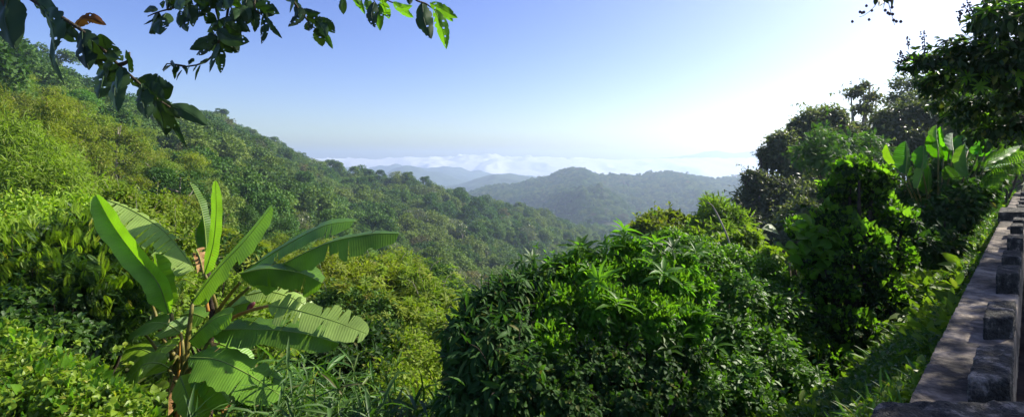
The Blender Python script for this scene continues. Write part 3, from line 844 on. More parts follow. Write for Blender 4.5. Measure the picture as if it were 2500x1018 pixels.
bush('climbing_vine', 'small-leaved creeper cascading over the slope between the dark bush and the vine-clad tree', 'vine',
     [(1780, 730, 7.8, 80), (1870, 770, 8, 80), (1760, 830, 7.2, 80), (1860, 870, 7.2, 90), (1930, 820, 8, 70), (1800, 950, 6.4, 90), (1700, 960, 6.2, 80), (1930, 950, 6.8, 90), (1830, 1030, 6, 90), (1680, 1040, 5.8, 80)],
     SMALL, .085, 17000, 'feather', 431, lumps=11, droop=.5, up=1, extra=[top_whorls(60, WHORL, .15, 'lime')], stem='stems', stem_r=.02)
# ------------------------------------------------------------------ near plants, right
bush('vine_clad_tree', 'tree smothered in vines with big lime-green leaves at its top, before the paddle-leaved clump', 'tree',
     [(2085, 425, 9, 42), (2145, 440, 9, 34), (2040, 470, 9.2, 34), (2110, 500, 9.2, 58), (2185, 545, 8.9, 42), (2030, 550, 9, 46), (2090, 610, 8.7, 70), (2195, 630, 8.8, 34), (1985, 640, 8.8, 42), (2030, 700, 8.5, 55), (2140, 710, 8.6, 55), (2205, 745, 8.3, 26), (1970, 780, 8.3, 50), (2075, 820, 8.1, 62), (2160, 850, 8, 42), (2010, 890, 7.7, 55), (1945, 950, 7.2, 60), (2110, 950, 7.5, 52), (1955, 560, 9.4, 30)],
     HEART, .075, 15000, 'darkleaf', 441, lumps=14, f=.33, inner=.16, shoots=12, droop=.7,
     extra=[top_whorls(260, BROAD, .15, 'lime', 'large_leaves', .35), top_whorls(7500, HEART, .06, 'lime', 'vine_leaves', -.3, 1.05)], stem='trunk', stem_r=.07)
def side_leaves(bl, tpl, sz, seed):
    rg = np.random.default_rng(seed)
    pos = np.array([P(px, py, 8.6) for px, py in [(1930, 560), (1960, 575), (1945, 600), (1980, 550), (1990, 610), (2010, 590), (1925, 620), (1960, 640), (2020, 560), (1900, 570)]])
    ax = norm(np.array([-1, -.4, .25]) + rg.normal(size=(len(pos), 3)) * .35)
    nr = norm(np.array([0, -.5, 1]) + rg.normal(size=(len(pos), 3)) * .2)
    return [Bag().add(*place(tpl, pos[i:i + 1], ax[i:i + 1], nr[i:i + 1], sz * (.7 + .6 * rg.random(1)), rg)) for i in range(len(pos))]
bush('broad_leaved_sapling', 'sapling with few large bright leaves reaching out of the vine-clad tree', 'sapling',
     [(1990, 590, 8.8, 35), (2010, 640, 8.7, 35)], BROAD, .22, 60, 'lime', 451, lumps=0, inner=0, extra=[('large_leaf', BROAD, .30, 'lime', side_leaves)], stem='stem', stem_r=.025)
bush('feathery_shrub', 'light green feathery-leaved low tree in front of the dark crowns', 'shrub',
     [(2010, 350, 22, 45), (2060, 365, 22, 40), (2120, 365, 22, 40), (1975, 380, 22, 40), (2040, 400, 21, 50), (2140, 395, 21, 34)], FROND, .26, 3600, 'feather', 461, lumps=8, droop=.4, stem_r=.06, stem='trunk', smat='bark')
bush('feathery_shrub', 'light feathery foliage behind the paddle-leaved clump, by the far end of the parapet', 'shrub',
     [(2440, 340, 18, 45), (2400, 370, 18, 40), (2480, 380, 18, 50), (2430, 400, 17, 40)], FROND, .28, 3600, 'lime', 466, lumps=8, droop=.4, stem_r=.05, stem='trunk', smat='bark')

def backtree(label, blobs, seed, mat='darkleaf', size=.3, n=9000, tpl=OVAL, name='broadleaf_tree', r=.18, lumps=15, smat='bark', inner=.3, group=None):
    return bush(name, label, 'tree', blobs, tpl, size, n, mat, seed, lumps=lumps, stem='trunk', smat=smat, stem_r=r, part='crown', inner=inner, group=group, f=.3)
backtree('dark domed tree standing highest against the white sky, left of the airy tree', [(1990, 300, 38, 40), (2030, 290, 38, 35), (1960, 320, 38, 35), (2050, 320, 38, 35), (2000, 350, 37, 50), (1910, 345, 36, 32), (1890, 375, 36, 32), (1930, 390, 36, 45), (1960, 430, 35, 55)], 501, 'greyleaf', .27, 17000)
backtree('thin airy tree with bare crooked branches and open crown above the dark trees', [(2080, 230, 42, 22), (2110, 215, 42, 20), (2130, 240, 42, 22), (2100, 270, 42, 24), (2130, 300, 42, 26), (2090, 320, 42, 28)], 511, 'greyleaf', .24, 2600, smat='pale_bark', lumps=6, r=.16, inner=.1)
backtree('wide dark green tree behind the paddle-leaved clump', [(2180, 300, 34, 50), (2240, 280, 34, 55), (2300, 310, 33, 55), (2200, 360, 33, 70), (2290, 380, 32, 70), (2150, 330, 35, 40)], 521, 'greyleaf', .26, 17000)
backtree('tall thin-crowned tree rising behind the wide dark tree', [(2205, 205, 40, 26), (2195, 245, 40, 30), (2245, 205, 40, 28), (2290, 225, 40, 34), (2330, 240, 40, 38), (2250, 250, 40, 36), (2380, 230, 40, 40), (2440, 220, 40, 45)], 531, 'greyleaf', .24, 9000, smat='pale_bark', lumps=7, r=.15)
backtree('dense tree under the berried branches near the edge of the picture', [(2380, 290, 26, 60), (2440, 300, 26, 50), (2350, 340, 26, 50), (2490, 270, 26, 60), (2540, 330, 26, 70)], 541, 'greyleaf', .2, 11000)
backtree('grey-leaved tree at the outer end of the dark grove, above the valley', [(1840, 440, 34, 30), (1870, 460, 34, 40), (1830, 490, 34, 40), (1890, 510, 33, 50), (1940, 480, 33, 50), (1850, 560, 32, 55), (1880, 400, 36, 22), (1862, 375, 36, 14)], 551, 'greyleaf', .24, 13000)
backtree('dark low tree below the grey-leaved tree, beside the vine-clad tree', [(1960, 540, 22, 60), (1900, 600, 22, 60), (1840, 620, 22, 45), (2000, 500, 24, 60), (2020, 440, 26, 50)], 561, 'greyleaf', .18, 15000)
backtree('light bamboo-like tree beside the pale leaning pole', [(1750, 520, 26, 38), (1790, 545, 25, 40), (1720, 545, 26, 30), (1770, 580, 24, 40), (1740, 500, 27, 22)], 571, 'bamboo', .38, 5200, LANCE, 'bamboo_clump', .05)
backtree('small yellow-green tree on the rim of the valley behind the whorled bush', [(1600, 545, 32, 32), (1640, 540, 32, 28), (1570, 560, 31, 25), (1680, 560, 31, 32), (1620, 575, 30, 40)], 581, 'forest_lime', .34, 5000, SMALL)
backtree('low bright tree rising just above the vine mat', [(1820, 600, 17, 40), (1870, 640, 15, 35), (1690, 590, 20, 35), (1760, 610, 18, 35)], 591, 'forest_lime', .24, 4200, SMALL)

# bank cover by the wall
def bank_cover():
    rg = np.random.default_rng(61)
    for nm, mat, tpl, cnt, szk, lo, hi in (('ground_cover', 'vine', SMALL, 30000, 1.0, .48, 1.1), ('ground_cover', 'feather', OVAL, 46000, .95, -.1, .6), ('grass', 'blade', BLADE, 8000, 2.6, .54, 1.2)):
        n = cnt
        s = 1.3 + 24 * rg.random(n) ** 1.6
        off = rg.random(n) ** .8 * (0.5 + s * .24) + 0.02
        x = s * 1.0136 - 0.66 - off; y = s
        f_ = fbm(x * 1.1, y * 1.1, 4, 7) + .12 * (rg.random(n) - .5)
        k = (f_ > lo) & (f_ < hi); x, y, off, s = x[k], y[k], off[k], s[k]; n = len(x)
        hump = .42 * np.clip(fbm(x * 1.6, y * 1.6, 3, 5) - .3, 0, 1) * np.clip(off * 2, .15, 1) * np.clip(s / 4, .4, 1.3)
        z = land(x, y) + .04 + hump * (.45 + .55 * rg.random(n)) + .06 * rg.random(n)
        b = Bag()
        if tpl is BLADE: ax = norm(rg.normal(size=(n, 3)) * .4 + np.array([-.1, -.2, .8]))
        else: ax = norm(rg.normal(size=(n, 3)) * .8 + np.array([-.2, -.3, .2]))
        nr = norm(rg.normal(size=(n, 3)) * .5 + np.array([0, 0, 1]))
        sz = szk * np.clip(.028 + .006 * s, 0, .12) * (.5 + .9 * rg.random(n))
        b.add(*place(tpl, np.stack([x, y, z], -1), ax, nr, sz, rg))
        tag(link(nm, b.mesh(nm, M[mat])), kind='stuff')
    # low leaf litter and herbs over the whole near ground
    n = 60000
    px = -150 + 2500 * rg.random(n); y = np.exp(np.log(2.6) + rg.random(n) * (np.log(60) - np.log(2.6)))
    x = (px - 1250) / F * y
    k = x < y * 1.0136 - .75
    x, y = x[k], y[k]; n = len(x)
    z = land(x, y) + .02 + .02 * y * rg.random(n)
    b = Bag()
    b.add(*place(OVAL, np.stack([x, y, z], -1), norm(rg.normal(size=(n, 3)) + np.array([0, 0, .4])), norm(rg.normal(size=(n, 3)) * .5 + np.array([0, 0, 1])), np.clip(.03 * y, .10, 1.1) * (.5 + .8 * rg.random(n)), rg))
    tag(link('undergrowth', b.mesh('undergrowth', M['forest_lime'])), kind='stuff')
bank_cover()
# ------------------------------------------------------------------ banana and other large-leaved plants
def big_leaf(name, px_path, la, lb, mat, parent, org, tears=0, seed=0, prof='banana', rib=.012, wav=.04, n=48, label=None, gap=.35, sag=.12):
    """la, lb: (width in photo pixels, depth offset in m) of the two half blades; first is on the left of the direction base -> tip"""
    rg = np.random.default_rng(seed + 900)
    path = spline([P(*q) for q in px_path], n)
    seg = np.linalg.norm(np.diff(path, axis=0), axis=1); L = seg.sum(); s = np.concatenate([[0], np.cumsum(seg)]) / L
    tg = norm(np.gradient(path, axis=0))
    per = norm(np.stack([-tg[:, 2], 0 * tg[:, 0], tg[:, 0]], -1))
    dep = path[:, 1] / F
    if prof == 'banana':
        w = np.minimum(1, (s / .13 + .08)) ** .8 * np.sqrt(np.clip(1 - (np.clip(s - .72, 0, 1) / .285) ** 2, 0, 1))
    else:
        w = np.sin(pi * np.clip(s * .93 + .07, 0, 1)) ** .62
    b = Bag()
    for side, (wp, dd) in enumerate((la, lb)):
        if prof == 'banana': wp *= .9
        sg = 1 if side == 0 else -1
        cuts = [0.0] + (sorted(0.06 + .88 * rg.random(tears)) if tears else []) + [1.0]
        for a, c in zip(cuts[:-1], cuts[1:]):
            if c - a < .012: continue
            k = max(3, int((c - a) * 60)); m = 7
            u = np.linspace(a, c, k)[:, None]; cc = np.linspace(0, 1, m)[None]
            g2 = rg.random() ** 2
            mid = (a + c) / 2 + (rg.random() - .5) * .02
            ue = np.clip(mid + (u - mid) * (1 - (gap * cc ** 1.3 * (.1 + 1.9 * g2) if tears else 0)), 0, 1)
            wd = np.interp(ue, s, w) * (1 + wav * np.sin(ue * 23 + seed * 3 + sg) * cc + wav * .6 * np.sin(ue * 57 + seed) * cc)
            tw = (rg.random() - .5) * (.5 if tears else 0); ln = 1 - (.34 * rg.random() ** 1.5 if tears else 0)
            def I(arr): return np.stack([np.interp(ue, s, arr[:, q]) for q in range(3)], -1)
            pp, pe, dp, tt = I(path), I(per), np.interp(ue, s, dep), I(tg)
            off = wd * cc * ln
            v = pp + pe * (sg * off * wp * dp)[..., None] + np.array([0, 1, 0]) * (off * dd + off * cc * tw * .12 + wav * 2.2 * dp * 12 * np.sin(ue * 31 + seed) * cc * off)[..., None]
            v = v + tt * (off * .10 * wp * dp)[..., None] + np.array([0, 0, -1]) * (sag * (off * cc) * abs(wp) * dp)[..., None]
            uv = np.stack([ue * L - off * .18 * abs(wp) * dp, off], -1)
            i = np.arange(k - 1)[:, None] * m; j = np.arange(m - 1)[None]
            q = np.stack([i + j, i + m + j, i + m + j + 1, i + j + 1], -1).reshape(-1, 4)
            b.add(v.reshape(-1, 3), [q], np.full(k * m, .3 + .4 * rg.random()), uv.reshape(-1, 2))
    o = link(name, b.mesh(name, M[mat], org, smooth=True), parent)
    if label: o['label'] = label
    r = Bag(); r.add(*tube(path, np.linspace(rib, rib * .25, n), 6))
    link('midrib', r.mesh('midrib', M['rib'], org, smooth=True), o)
    return o

def stalk(name, px_path, r0, r1, mat, parent, org, n=14):
    b = Bag(); b.add(*tube(spline([P(*q) for q in px_path], n), np.linspace(r0, r1, n), 8))
    return link(name, b.mesh(name, M[mat], org, smooth=True), parent)

def banana():
    D = 7.0
    g = P(440, 1040, D); g[2] = float(land(g[0], g[1]))
    t = thing('banana_plant', 'large banana plant with long arching leaves standing alone in the left foreground', 'banana plant', g)
    lf = lambda path, la, lb, mat='banana', **k: big_leaf('leaf', path, la, lb, mat, t, g, **k)
    # tall leaf on the left, folded along its midrib
    lf([(412, 765, 6.95), (385, 690, 6.9), (330, 625, 6.85), (275, 550, 6.8), (235, 478, 6.85)], (18, -.16), (40, -.08), seed=1)
    # torn arch behind it
    lf([(262, 488, 7.4), (320, 512, 7.5), (390, 556, 7.5), (440, 610, 7.45), (474, 660, 7.4)], (5, .05), (40, -.30), 'banana_pale', tears=14, seed=2, gap=.5)
    lf([(405, 750, 7.15), (395, 690, 7.1), (378, 620, 7.1)], (22, .1), (30, .05), seed=3)
    # furled dark leaf and the tall upright one
    lf([(505, 640, 7.5), (500, 560, 7.5), (488, 500, 7.5), (463, 446, 7.4)], (30, .3), (8, .1), seed=4)
    lf([(500, 668, 7.1), (520, 600, 7.05), (528, 520, 7.), (526, 442, 6.95)], (33, .16), (28, -.10), seed=5, wav=.03)
    lf([(470, 738, 6.8), (530, 660, 6.75), (600, 585, 6.75), (664, 504, 6.8)], (34, .34), (44, -.20), seed=6, tears=2, gap=.06, wav=.05)
    lf([(598, 662, 7.2), (700, 598, 7.2), (790, 552, 7.15), (866, 540, 7.1)], (13, .25), (29, -.30), seed=7, tears=5, gap=.12)
    lf([(610, 690, 7.0), (700, 640, 6.95), (800, 594, 6.9), (900, 572, 6.85), (974, 570, 6.8)], (5, .2), (44, -.22), seed=8, wav=.13, tears=4, gap=.1)
    lf([(585, 668, 6.8), (650, 656, 6.75), (730, 665, 6.7), (786, 690, 6.65)], (8, .35), (54, .02), seed=9, tears=3, gap=.08, wav=.06)
    lf([(655, 745, 6.6), (730, 758, 6.55), (820, 785, 6.5), (898, 815, 6.45)], (32, .2), (30, -.24), 'banana_pale', tears=12, seed=10, gap=.5)
    lf([(518, 806, 6.5), (620, 803, 6.45), (730, 812, 6.4), (828, 838, 6.35)], (12, .35), (32, -.24), seed=11, tears=4, gap=.08, wav=.06)
    lf([(462, 872, 6.2), (530, 878, 6.1), (610, 915, 6.0), (686, 966, 5.9)], (12, .3), (32, -.26), seed=12, tears=5, gap=.12, wav=.07)
    lf([(442, 812, 6.7), (405, 790, 6.6), (360, 790, 6.5), (316, 815, 6.45)], (20, -.22), (12, .3), seed=13, tears=1)
    lf([(414, 898, 6.4), (385, 885, 6.3), (345, 893, 6.2), (298, 945, 6.1)], (40, -.20), (26, .10), 'banana_yellow', seed=14, tears=1)
    lf([(402, 884, 6.9), (370, 862, 6.8), (335, 850, 6.8), (308, 853, 6.8)], (16, -.2), (6, .25), 'banana_yellow', seed=15)
    lf([(440, 918, 6.2), (452, 950, 6.1), (470, 990, 6.0), (500, 1030, 5.9)], (20, .15), (24, -.1), 'banana_yellow', seed=16)
    lf([(462, 832, 6.5), (495, 800, 6.4), (530, 775, 6.4), (566, 764, 6.4)], (14, .2), (34, -.05), seed=17)
    lf([(545, 760, 7.3), (580, 745, 7.3), (620, 735, 7.3)], (18, .2), (22, -.1), seed=18)
    lf([(440, 770, 7.6), (470, 765, 7.6), (500, 775, 7.6)], (10, .2), (24, -.1), seed=19)
    lf([(486, 612, 7.6), (478, 570, 7.6), (500, 520, 7.6)], (16, .2), (24, .1), seed=20)
    lf([(432, 842, 6.6), (398, 846, 6.5), (364, 872, 6.4), (350, 915, 6.35)], (24, -.15), (12, .2), 'banana_yellow', seed=21, tears=2)
    lf([(468, 905, 6.3), (515, 925, 6.2), (560, 985, 6.1)], (10, .2), (22, -.2), seed=22, tears=3, gap=.15)
    lf([(500, 830, 7.2), (560, 850, 7.15), (610, 905, 7.1)], (14, .2), (20, -.2), seed=23, tears=3, gap=.15)
    lf([(600, 720, 7.3), (660, 712, 7.3), (730, 735, 7.3), (770, 770, 7.3)], (12, .2), (20, -.2), 'banana_pale', seed=24, tears=6, gap=.3)
    # stalks and petioles
    for k, (p, r0, r1, m) in enumerate([
        ([(440, 1060, 6.9), (436, 960, 6.9), (430, 880, 6.95), (418, 765, 6.95)], .075, .025, 'petiole'),
        ([(450, 1060, 6.9), (448, 960, 6.9), (446, 900, 6.9), (400, 830, 6.9), (372, 740, 7.0)], .06, .018, 'petiole'),
        ([(455, 1060, 6.8), (450, 950, 6.8), (455, 860, 6.8), (470, 738, 6.8)], .075, .022, 'petiole'),
        ([(430, 1060, 7.), (425, 950, 7.), (420, 850, 7.), (404, 750, 7.15)], .07, .02, 'petiole'),
        ([(445, 920, 6.5), (470, 895, 6.4), (500, 850, 6.45), (518, 806, 6.5)], .03, .018, 'petiole'),
        ([(440, 930, 6.3), (448, 900, 6.3), (462, 872, 6.2)], .03, .018, 'petiole'),
        ([(436, 900, 6.7), (432, 870, 6.5), (414, 898, 6.4)], .025, .016, 'petiole'),
        ([(440, 950, 6.6), (400, 880, 6.7), (370, 835, 6.6), (350, 812, 6.55)], .025, .014, 'petiole'),
        ([(446, 900, 6.6), (446, 850, 6.6), (442, 812, 6.7)], .03, .016, 'petiole')]):
        stalk('leaf_stalk', p, r0, r1, m, t, g)
    for p, r0, r1 in [([(500, 1060, 7.2), (505, 950, 7.2), (508, 850, 7.2), (520, 770, 7.2), (505, 640, 7.5)], .10, .03), ([(516, 790, 7.2), (545, 740, 7.15), (585, 690, 6.95)], .035, .02), ([(512, 800, 7.2), (560, 745, 7.1), (610, 700, 7.05)], .03, .02), ([(508, 830, 7.2), (530, 760, 7.2), (500, 668, 7.1)], .03, .02)]:
        stalk('pseudostem' if r0 > .09 else 'leaf_stalk', p, r0, r1, 'dark_bark' if r0 > .09 else 'petiole', t, g)
    stalk('leaf_stalk', [(515, 820, 7.1), (560, 780, 7.0), (610, 758, 6.8), (658, 746, 6.6)], .032, .02, 'orange_stalk', t, g)['label'] = 'orange-brown stalk of the torn pale leaf'
    for p in ([(505, 1060, 6.7), (503, 1000, 6.7), (500, 940, 6.75), (492, 900, 6.8)], [(547, 1060, 6.7), (543, 1000, 6.7), (538, 930, 6.8)], [(430, 1030, 6.6), (436, 930, 6.7), (440, 800, 6.75)], [(508, 760, 7.1), (504, 730, 7.1), (508, 700, 7.1)]):
        stalk('dry_stalk', p, .025, .014, 'orange_stalk', t, g)
    # dry hanging leaves and the flower bud
    for p, w, k in [([(478, 608, 7.3), (488, 630, 7.25), (498, 672, 7.2)], 15, 31), ([(468, 618, 7.3), (476, 640, 7.3), (482, 668, 7.3)], 8, 32), ([(545, 975, 6.6), (547, 1000, 6.6), (549, 1030, 6.6)], 10, 33),
                    ([(500, 960, 6.7), (504, 990, 6.7), (508, 1025, 6.7)], 9, 34), ([(440, 965, 6.5), (438, 1000, 6.5), (442, 1030, 6.5)], 8, 35), ([(512, 835, 7.), (520, 855, 7.), (526, 880, 7.)], 4, 36), ([(422, 915, 6.3), (412, 960, 6.3), (410, 1015, 6.3)], 11, 37), ([(462, 925, 6.5), (470, 960, 6.5), (474, 1010, 6.5)], 10, 38), ([(525, 770, 7.), (532, 800, 7.), (534, 840, 7.)], 9, 39)]:
        big_leaf('dead_leaf', p, (w, .1), (w, .05), 'dead', t, g, seed=k, tears=5, prof='oval', rib=.008, wav=.25, gap=.3)
    b = Bag(); pt = spline([P(622, 738, 6.9), P(610, 750, 6.9), P(604, 766, 6.9)], 9)
    b.add(*tube(pt, [.014, .026, .034, .038, .038, .034, .026, .015, .003], 10))
    link('flower_bud', b.mesh('flower_bud', M['purple'], g, smooth=True), t)
banana()

def paddle_clump():
    D = 11.0
    g = P(2300, 590, D); g[2] = float(land(g[0], g[1]))
    t = thing('paddle_leaved_plant', 'clump of tall upright paddle-shaped leaves glowing green above the parapet bank', 'plant', g)
    px = lambda x, y: (2120 + x / 3.284, 290 + y / 3.284)
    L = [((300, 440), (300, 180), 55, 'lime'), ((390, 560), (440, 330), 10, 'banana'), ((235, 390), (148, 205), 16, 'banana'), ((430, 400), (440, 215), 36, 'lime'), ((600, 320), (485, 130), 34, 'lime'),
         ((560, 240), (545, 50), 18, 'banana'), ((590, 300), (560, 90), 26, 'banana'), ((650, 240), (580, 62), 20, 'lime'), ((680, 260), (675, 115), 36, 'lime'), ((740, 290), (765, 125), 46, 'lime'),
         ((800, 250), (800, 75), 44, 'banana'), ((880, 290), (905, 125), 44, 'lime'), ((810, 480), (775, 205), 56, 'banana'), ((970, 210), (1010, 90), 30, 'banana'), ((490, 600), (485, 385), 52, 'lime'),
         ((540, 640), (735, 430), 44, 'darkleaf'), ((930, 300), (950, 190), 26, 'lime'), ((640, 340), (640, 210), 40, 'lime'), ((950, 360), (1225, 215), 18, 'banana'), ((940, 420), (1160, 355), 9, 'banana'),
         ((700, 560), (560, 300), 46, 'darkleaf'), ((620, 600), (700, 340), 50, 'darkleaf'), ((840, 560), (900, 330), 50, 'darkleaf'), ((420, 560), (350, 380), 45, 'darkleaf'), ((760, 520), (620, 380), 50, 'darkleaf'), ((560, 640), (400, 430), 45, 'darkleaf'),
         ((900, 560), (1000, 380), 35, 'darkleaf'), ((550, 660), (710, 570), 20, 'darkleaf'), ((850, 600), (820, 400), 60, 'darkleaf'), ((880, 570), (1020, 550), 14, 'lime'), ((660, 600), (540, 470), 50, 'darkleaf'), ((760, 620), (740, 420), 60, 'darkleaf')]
    rg = np.random.default_rng(71)
    for i, (a, c, w, m) in enumerate(L):
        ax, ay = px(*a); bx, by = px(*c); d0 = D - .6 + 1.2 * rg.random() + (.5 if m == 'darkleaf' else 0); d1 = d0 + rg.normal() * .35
        lx, ly = (ax - bx), (ay - by)
        mx, my = (ax + bx) / 2 - ly * .03 * (1 if bx < ax else -1), (ay + by) / 2
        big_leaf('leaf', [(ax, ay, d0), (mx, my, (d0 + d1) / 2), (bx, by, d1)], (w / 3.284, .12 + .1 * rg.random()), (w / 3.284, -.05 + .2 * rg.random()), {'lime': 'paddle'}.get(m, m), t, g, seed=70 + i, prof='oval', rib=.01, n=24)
        stalk('leaf_stalk', [(2290 + (ax - 2290) * .35, 600, D), ((ax + 2290) / 2, (ay + 600) / 2 + 10, (d0 + D) / 2), (ax, ay, d0)], .03, .012, 'petiole', t, g, 8)
M['paddle'] = leaf_mat('paddle_leaf', (0.035, 0.13, 0.008), (0.06, 0.17, 0.012), None, 0.5, 0.38, 0.45, vein=6.0, tcol=(1.6, 1.8, .3))
paddle_clump()
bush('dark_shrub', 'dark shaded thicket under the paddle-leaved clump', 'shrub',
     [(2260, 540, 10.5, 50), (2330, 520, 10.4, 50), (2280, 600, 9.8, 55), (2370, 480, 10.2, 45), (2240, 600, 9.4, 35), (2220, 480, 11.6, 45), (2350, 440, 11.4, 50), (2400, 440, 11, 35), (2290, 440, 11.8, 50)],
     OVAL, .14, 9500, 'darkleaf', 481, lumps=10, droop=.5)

def palm_fronds():
    D = 10.0
    g = P(2400, 480, D); g[2] = float(land(g[0], g[1]))
    t = thing('small_palm', 'small palm with thin arching fronds between the paddle-leaved clump and the parapet', 'palm', g)
    for i, (a, m, c) in enumerate([((2395, 440), (2430, 410), (2480, 400)), ((2395, 445), (2425, 425), (2455, 420)), ((2395, 450), (2420, 436), (2440, 436)), ((2400, 400), (2420, 375), (2450, 358)), ((2398, 445), (2440, 395), (2495, 370))]):
        path = spline([P(*a, D), P(*m, D - .2), P(*c, D - .4)], 20)
        b = Bag(); b.add(*tube(path, np.linspace(.012, .004, 20), 5))
        for sg in (-1, 1):
            q = path[3:]
            tg = norm(np.gradient(path, axis=0))[3:]
            ax = norm(np.cross(tg, [0, 0, 1]) * sg * .5 + tg * .45 + np.array([0, 0, -.75]))
            b.add(*place(BLADE, q, ax, norm(np.array([0, 0, 1]) + 0 * q), .17, np.random.default_rng(i)))
        link('frond', b.mesh('frond', M['lime'], g), t)
palm_fronds()

# ------------------------------------------------------------------ branches reaching in from above
M['shade_leaf'] = leaf_mat('overhead_leaf_shade_tone', (0.018, 0.045, 0.012), (0.035, 0.07, 0.02), None, 0.13, 0.5, 0.25)  # silhouette darkness against the sky is put into this leaf colour
M['sun_leaf'] = leaf_mat('overhead_leaf_sun_tone', (0.07, 0.18, 0.012), (0.11, 0.23, 0.018), None, 0.5, 0.45, 0.3)  # same leaves, brighter: backlight put into the colour
M['brown_leaf'] = leaf_mat('brown_leaf', (0.14, 0.06, 0.025), (0.2, 0.09, 0.04), None, 0.25, 0.7, 0.1)
def holed(b_v, nothing=None): return b_v
def hang_leaf(a, c, w, d, mat, parent, org, rg, curl=.0):
    """one leaf from base pixel a to tip pixel c, blade w pixels wide; ragged margin"""
    A, C = P(a[0], a[1], d), P(c[0], c[1], d + rg.normal() * .04 * d)
    n = 26; L = np.linalg.norm(C - A)
    bend = np.cross(norm(C - A), [0, 1, 0]) * L * (rg.normal() * .07 + curl)
    path = spline([A, (A + C) / 2 + bend + np.array([0, -.06 * L, 0]), C], n)
    s = np.linspace(0, 1, n)
    prof = np.sin(pi * np.clip(s ** .85 * .97 + .03, 0, 1)) ** .8
    hw = w * .5 * d / F
    tg = norm(np.gradient(path, axis=0)); side = norm(np.cross(tg, [0, 1, 0]))
    rows = []
    tilt = rg.normal() * .5
    for c_ in (-1, -.66, -.33, 0, .33, .66, 1):
        ragged = 1 - .22 * np.clip(rg.random(n) - .75, 0, 1) / .25 * (abs(c_) == 1)
        rows.append(path + side * (c_ * prof * hw * ragged)[:, None] + np.array([0, 1, 0]) * (hw * (.45 * abs(c_) + tilt * c_ * .5 + .08 * np.sin(s * 14 + c_ * 3)) * prof)[:, None])
    v = np.stack(rows, 1).reshape(-1, 3); m = 7
    i = np.arange(n - 1)[:, None] * m; j = np.arange(m - 1)[None]
    q = np.stack([i + j, i + j + 1, i + m + j + 1, i + m + j], -1).reshape(-1, 4)
    # insect holes
    q = q[~(rg.random(len(q)) < (.025 if w > 18 else 0))]
    b = Bag(); b.add(v, [q], np.full(len(v), rg.random()))
    b.add(*tube(path, np.linspace(hw * .07, hw * .02, n), 4))
    return link('leaf', b.mesh('leaf', M[mat], org, smooth=True), parent)

def branch(name, label, twigs, leaves, d, conv=lambda x, y: (x, y), ws=1.3, seed=0, tr=.006, twin=False):
    o0 = conv(*twigs[0][0]); org = P(*o0, d)
    t = thing(name, label, 'branch', org)
    rg = np.random.default_rng(seed)
    for tw in twigs:
        pts = [P(*conv(*q), d + rg.normal() * .01) for q in tw]
        pts = [pts[0] + (pts[0] - pts[1]) * .0] + pts
        b = Bag(); b.add(*tube(spline(pts[1:], 18), np.linspace(tr, tr * .35, 18), 6))
        link('twig', b.mesh('twig', M['twig'], org), t)
    if twin:
        leaves = leaves + [((l[0][0] + rg.normal() * 50, l[0][1] - 40 * rg.random()), (l[1][0] + rg.normal() * 90, l[1][1] - 90 * rg.random()), l[2]) for l in leaves if l[2] >= 100 and l[1][1] < 700]
    for lf in leaves:
        a, c, w = lf[0], lf[1], lf[2]; mt = lf[3] if len(lf) > 3 else 'shade_leaf'
        hang_leaf(conv(*a), conv(*c), w * ws, d * (1 + rg.normal() * .03), mt, t, org, rg, lf[4] if len(lf) > 4 else 0)
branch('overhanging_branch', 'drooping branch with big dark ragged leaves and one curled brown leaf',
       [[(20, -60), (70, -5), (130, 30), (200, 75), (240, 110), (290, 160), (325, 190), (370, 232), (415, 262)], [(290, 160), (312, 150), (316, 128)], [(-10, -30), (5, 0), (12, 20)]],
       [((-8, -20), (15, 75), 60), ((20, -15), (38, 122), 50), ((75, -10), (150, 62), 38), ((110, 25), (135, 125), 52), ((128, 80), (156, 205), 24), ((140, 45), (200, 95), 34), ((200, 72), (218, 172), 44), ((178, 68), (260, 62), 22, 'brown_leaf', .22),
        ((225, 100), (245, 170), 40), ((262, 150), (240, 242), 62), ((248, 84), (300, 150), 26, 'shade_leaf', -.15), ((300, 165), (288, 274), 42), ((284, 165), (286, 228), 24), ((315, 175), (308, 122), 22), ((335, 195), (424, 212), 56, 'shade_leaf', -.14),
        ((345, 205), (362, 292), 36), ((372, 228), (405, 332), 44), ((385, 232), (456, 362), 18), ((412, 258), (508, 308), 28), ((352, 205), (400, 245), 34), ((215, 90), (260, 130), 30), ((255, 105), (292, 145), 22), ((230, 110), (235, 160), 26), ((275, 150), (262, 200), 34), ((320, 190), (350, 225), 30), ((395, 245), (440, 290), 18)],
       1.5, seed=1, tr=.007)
cv = lambda x, y: (330 + x / 4.9, y / 4.9)
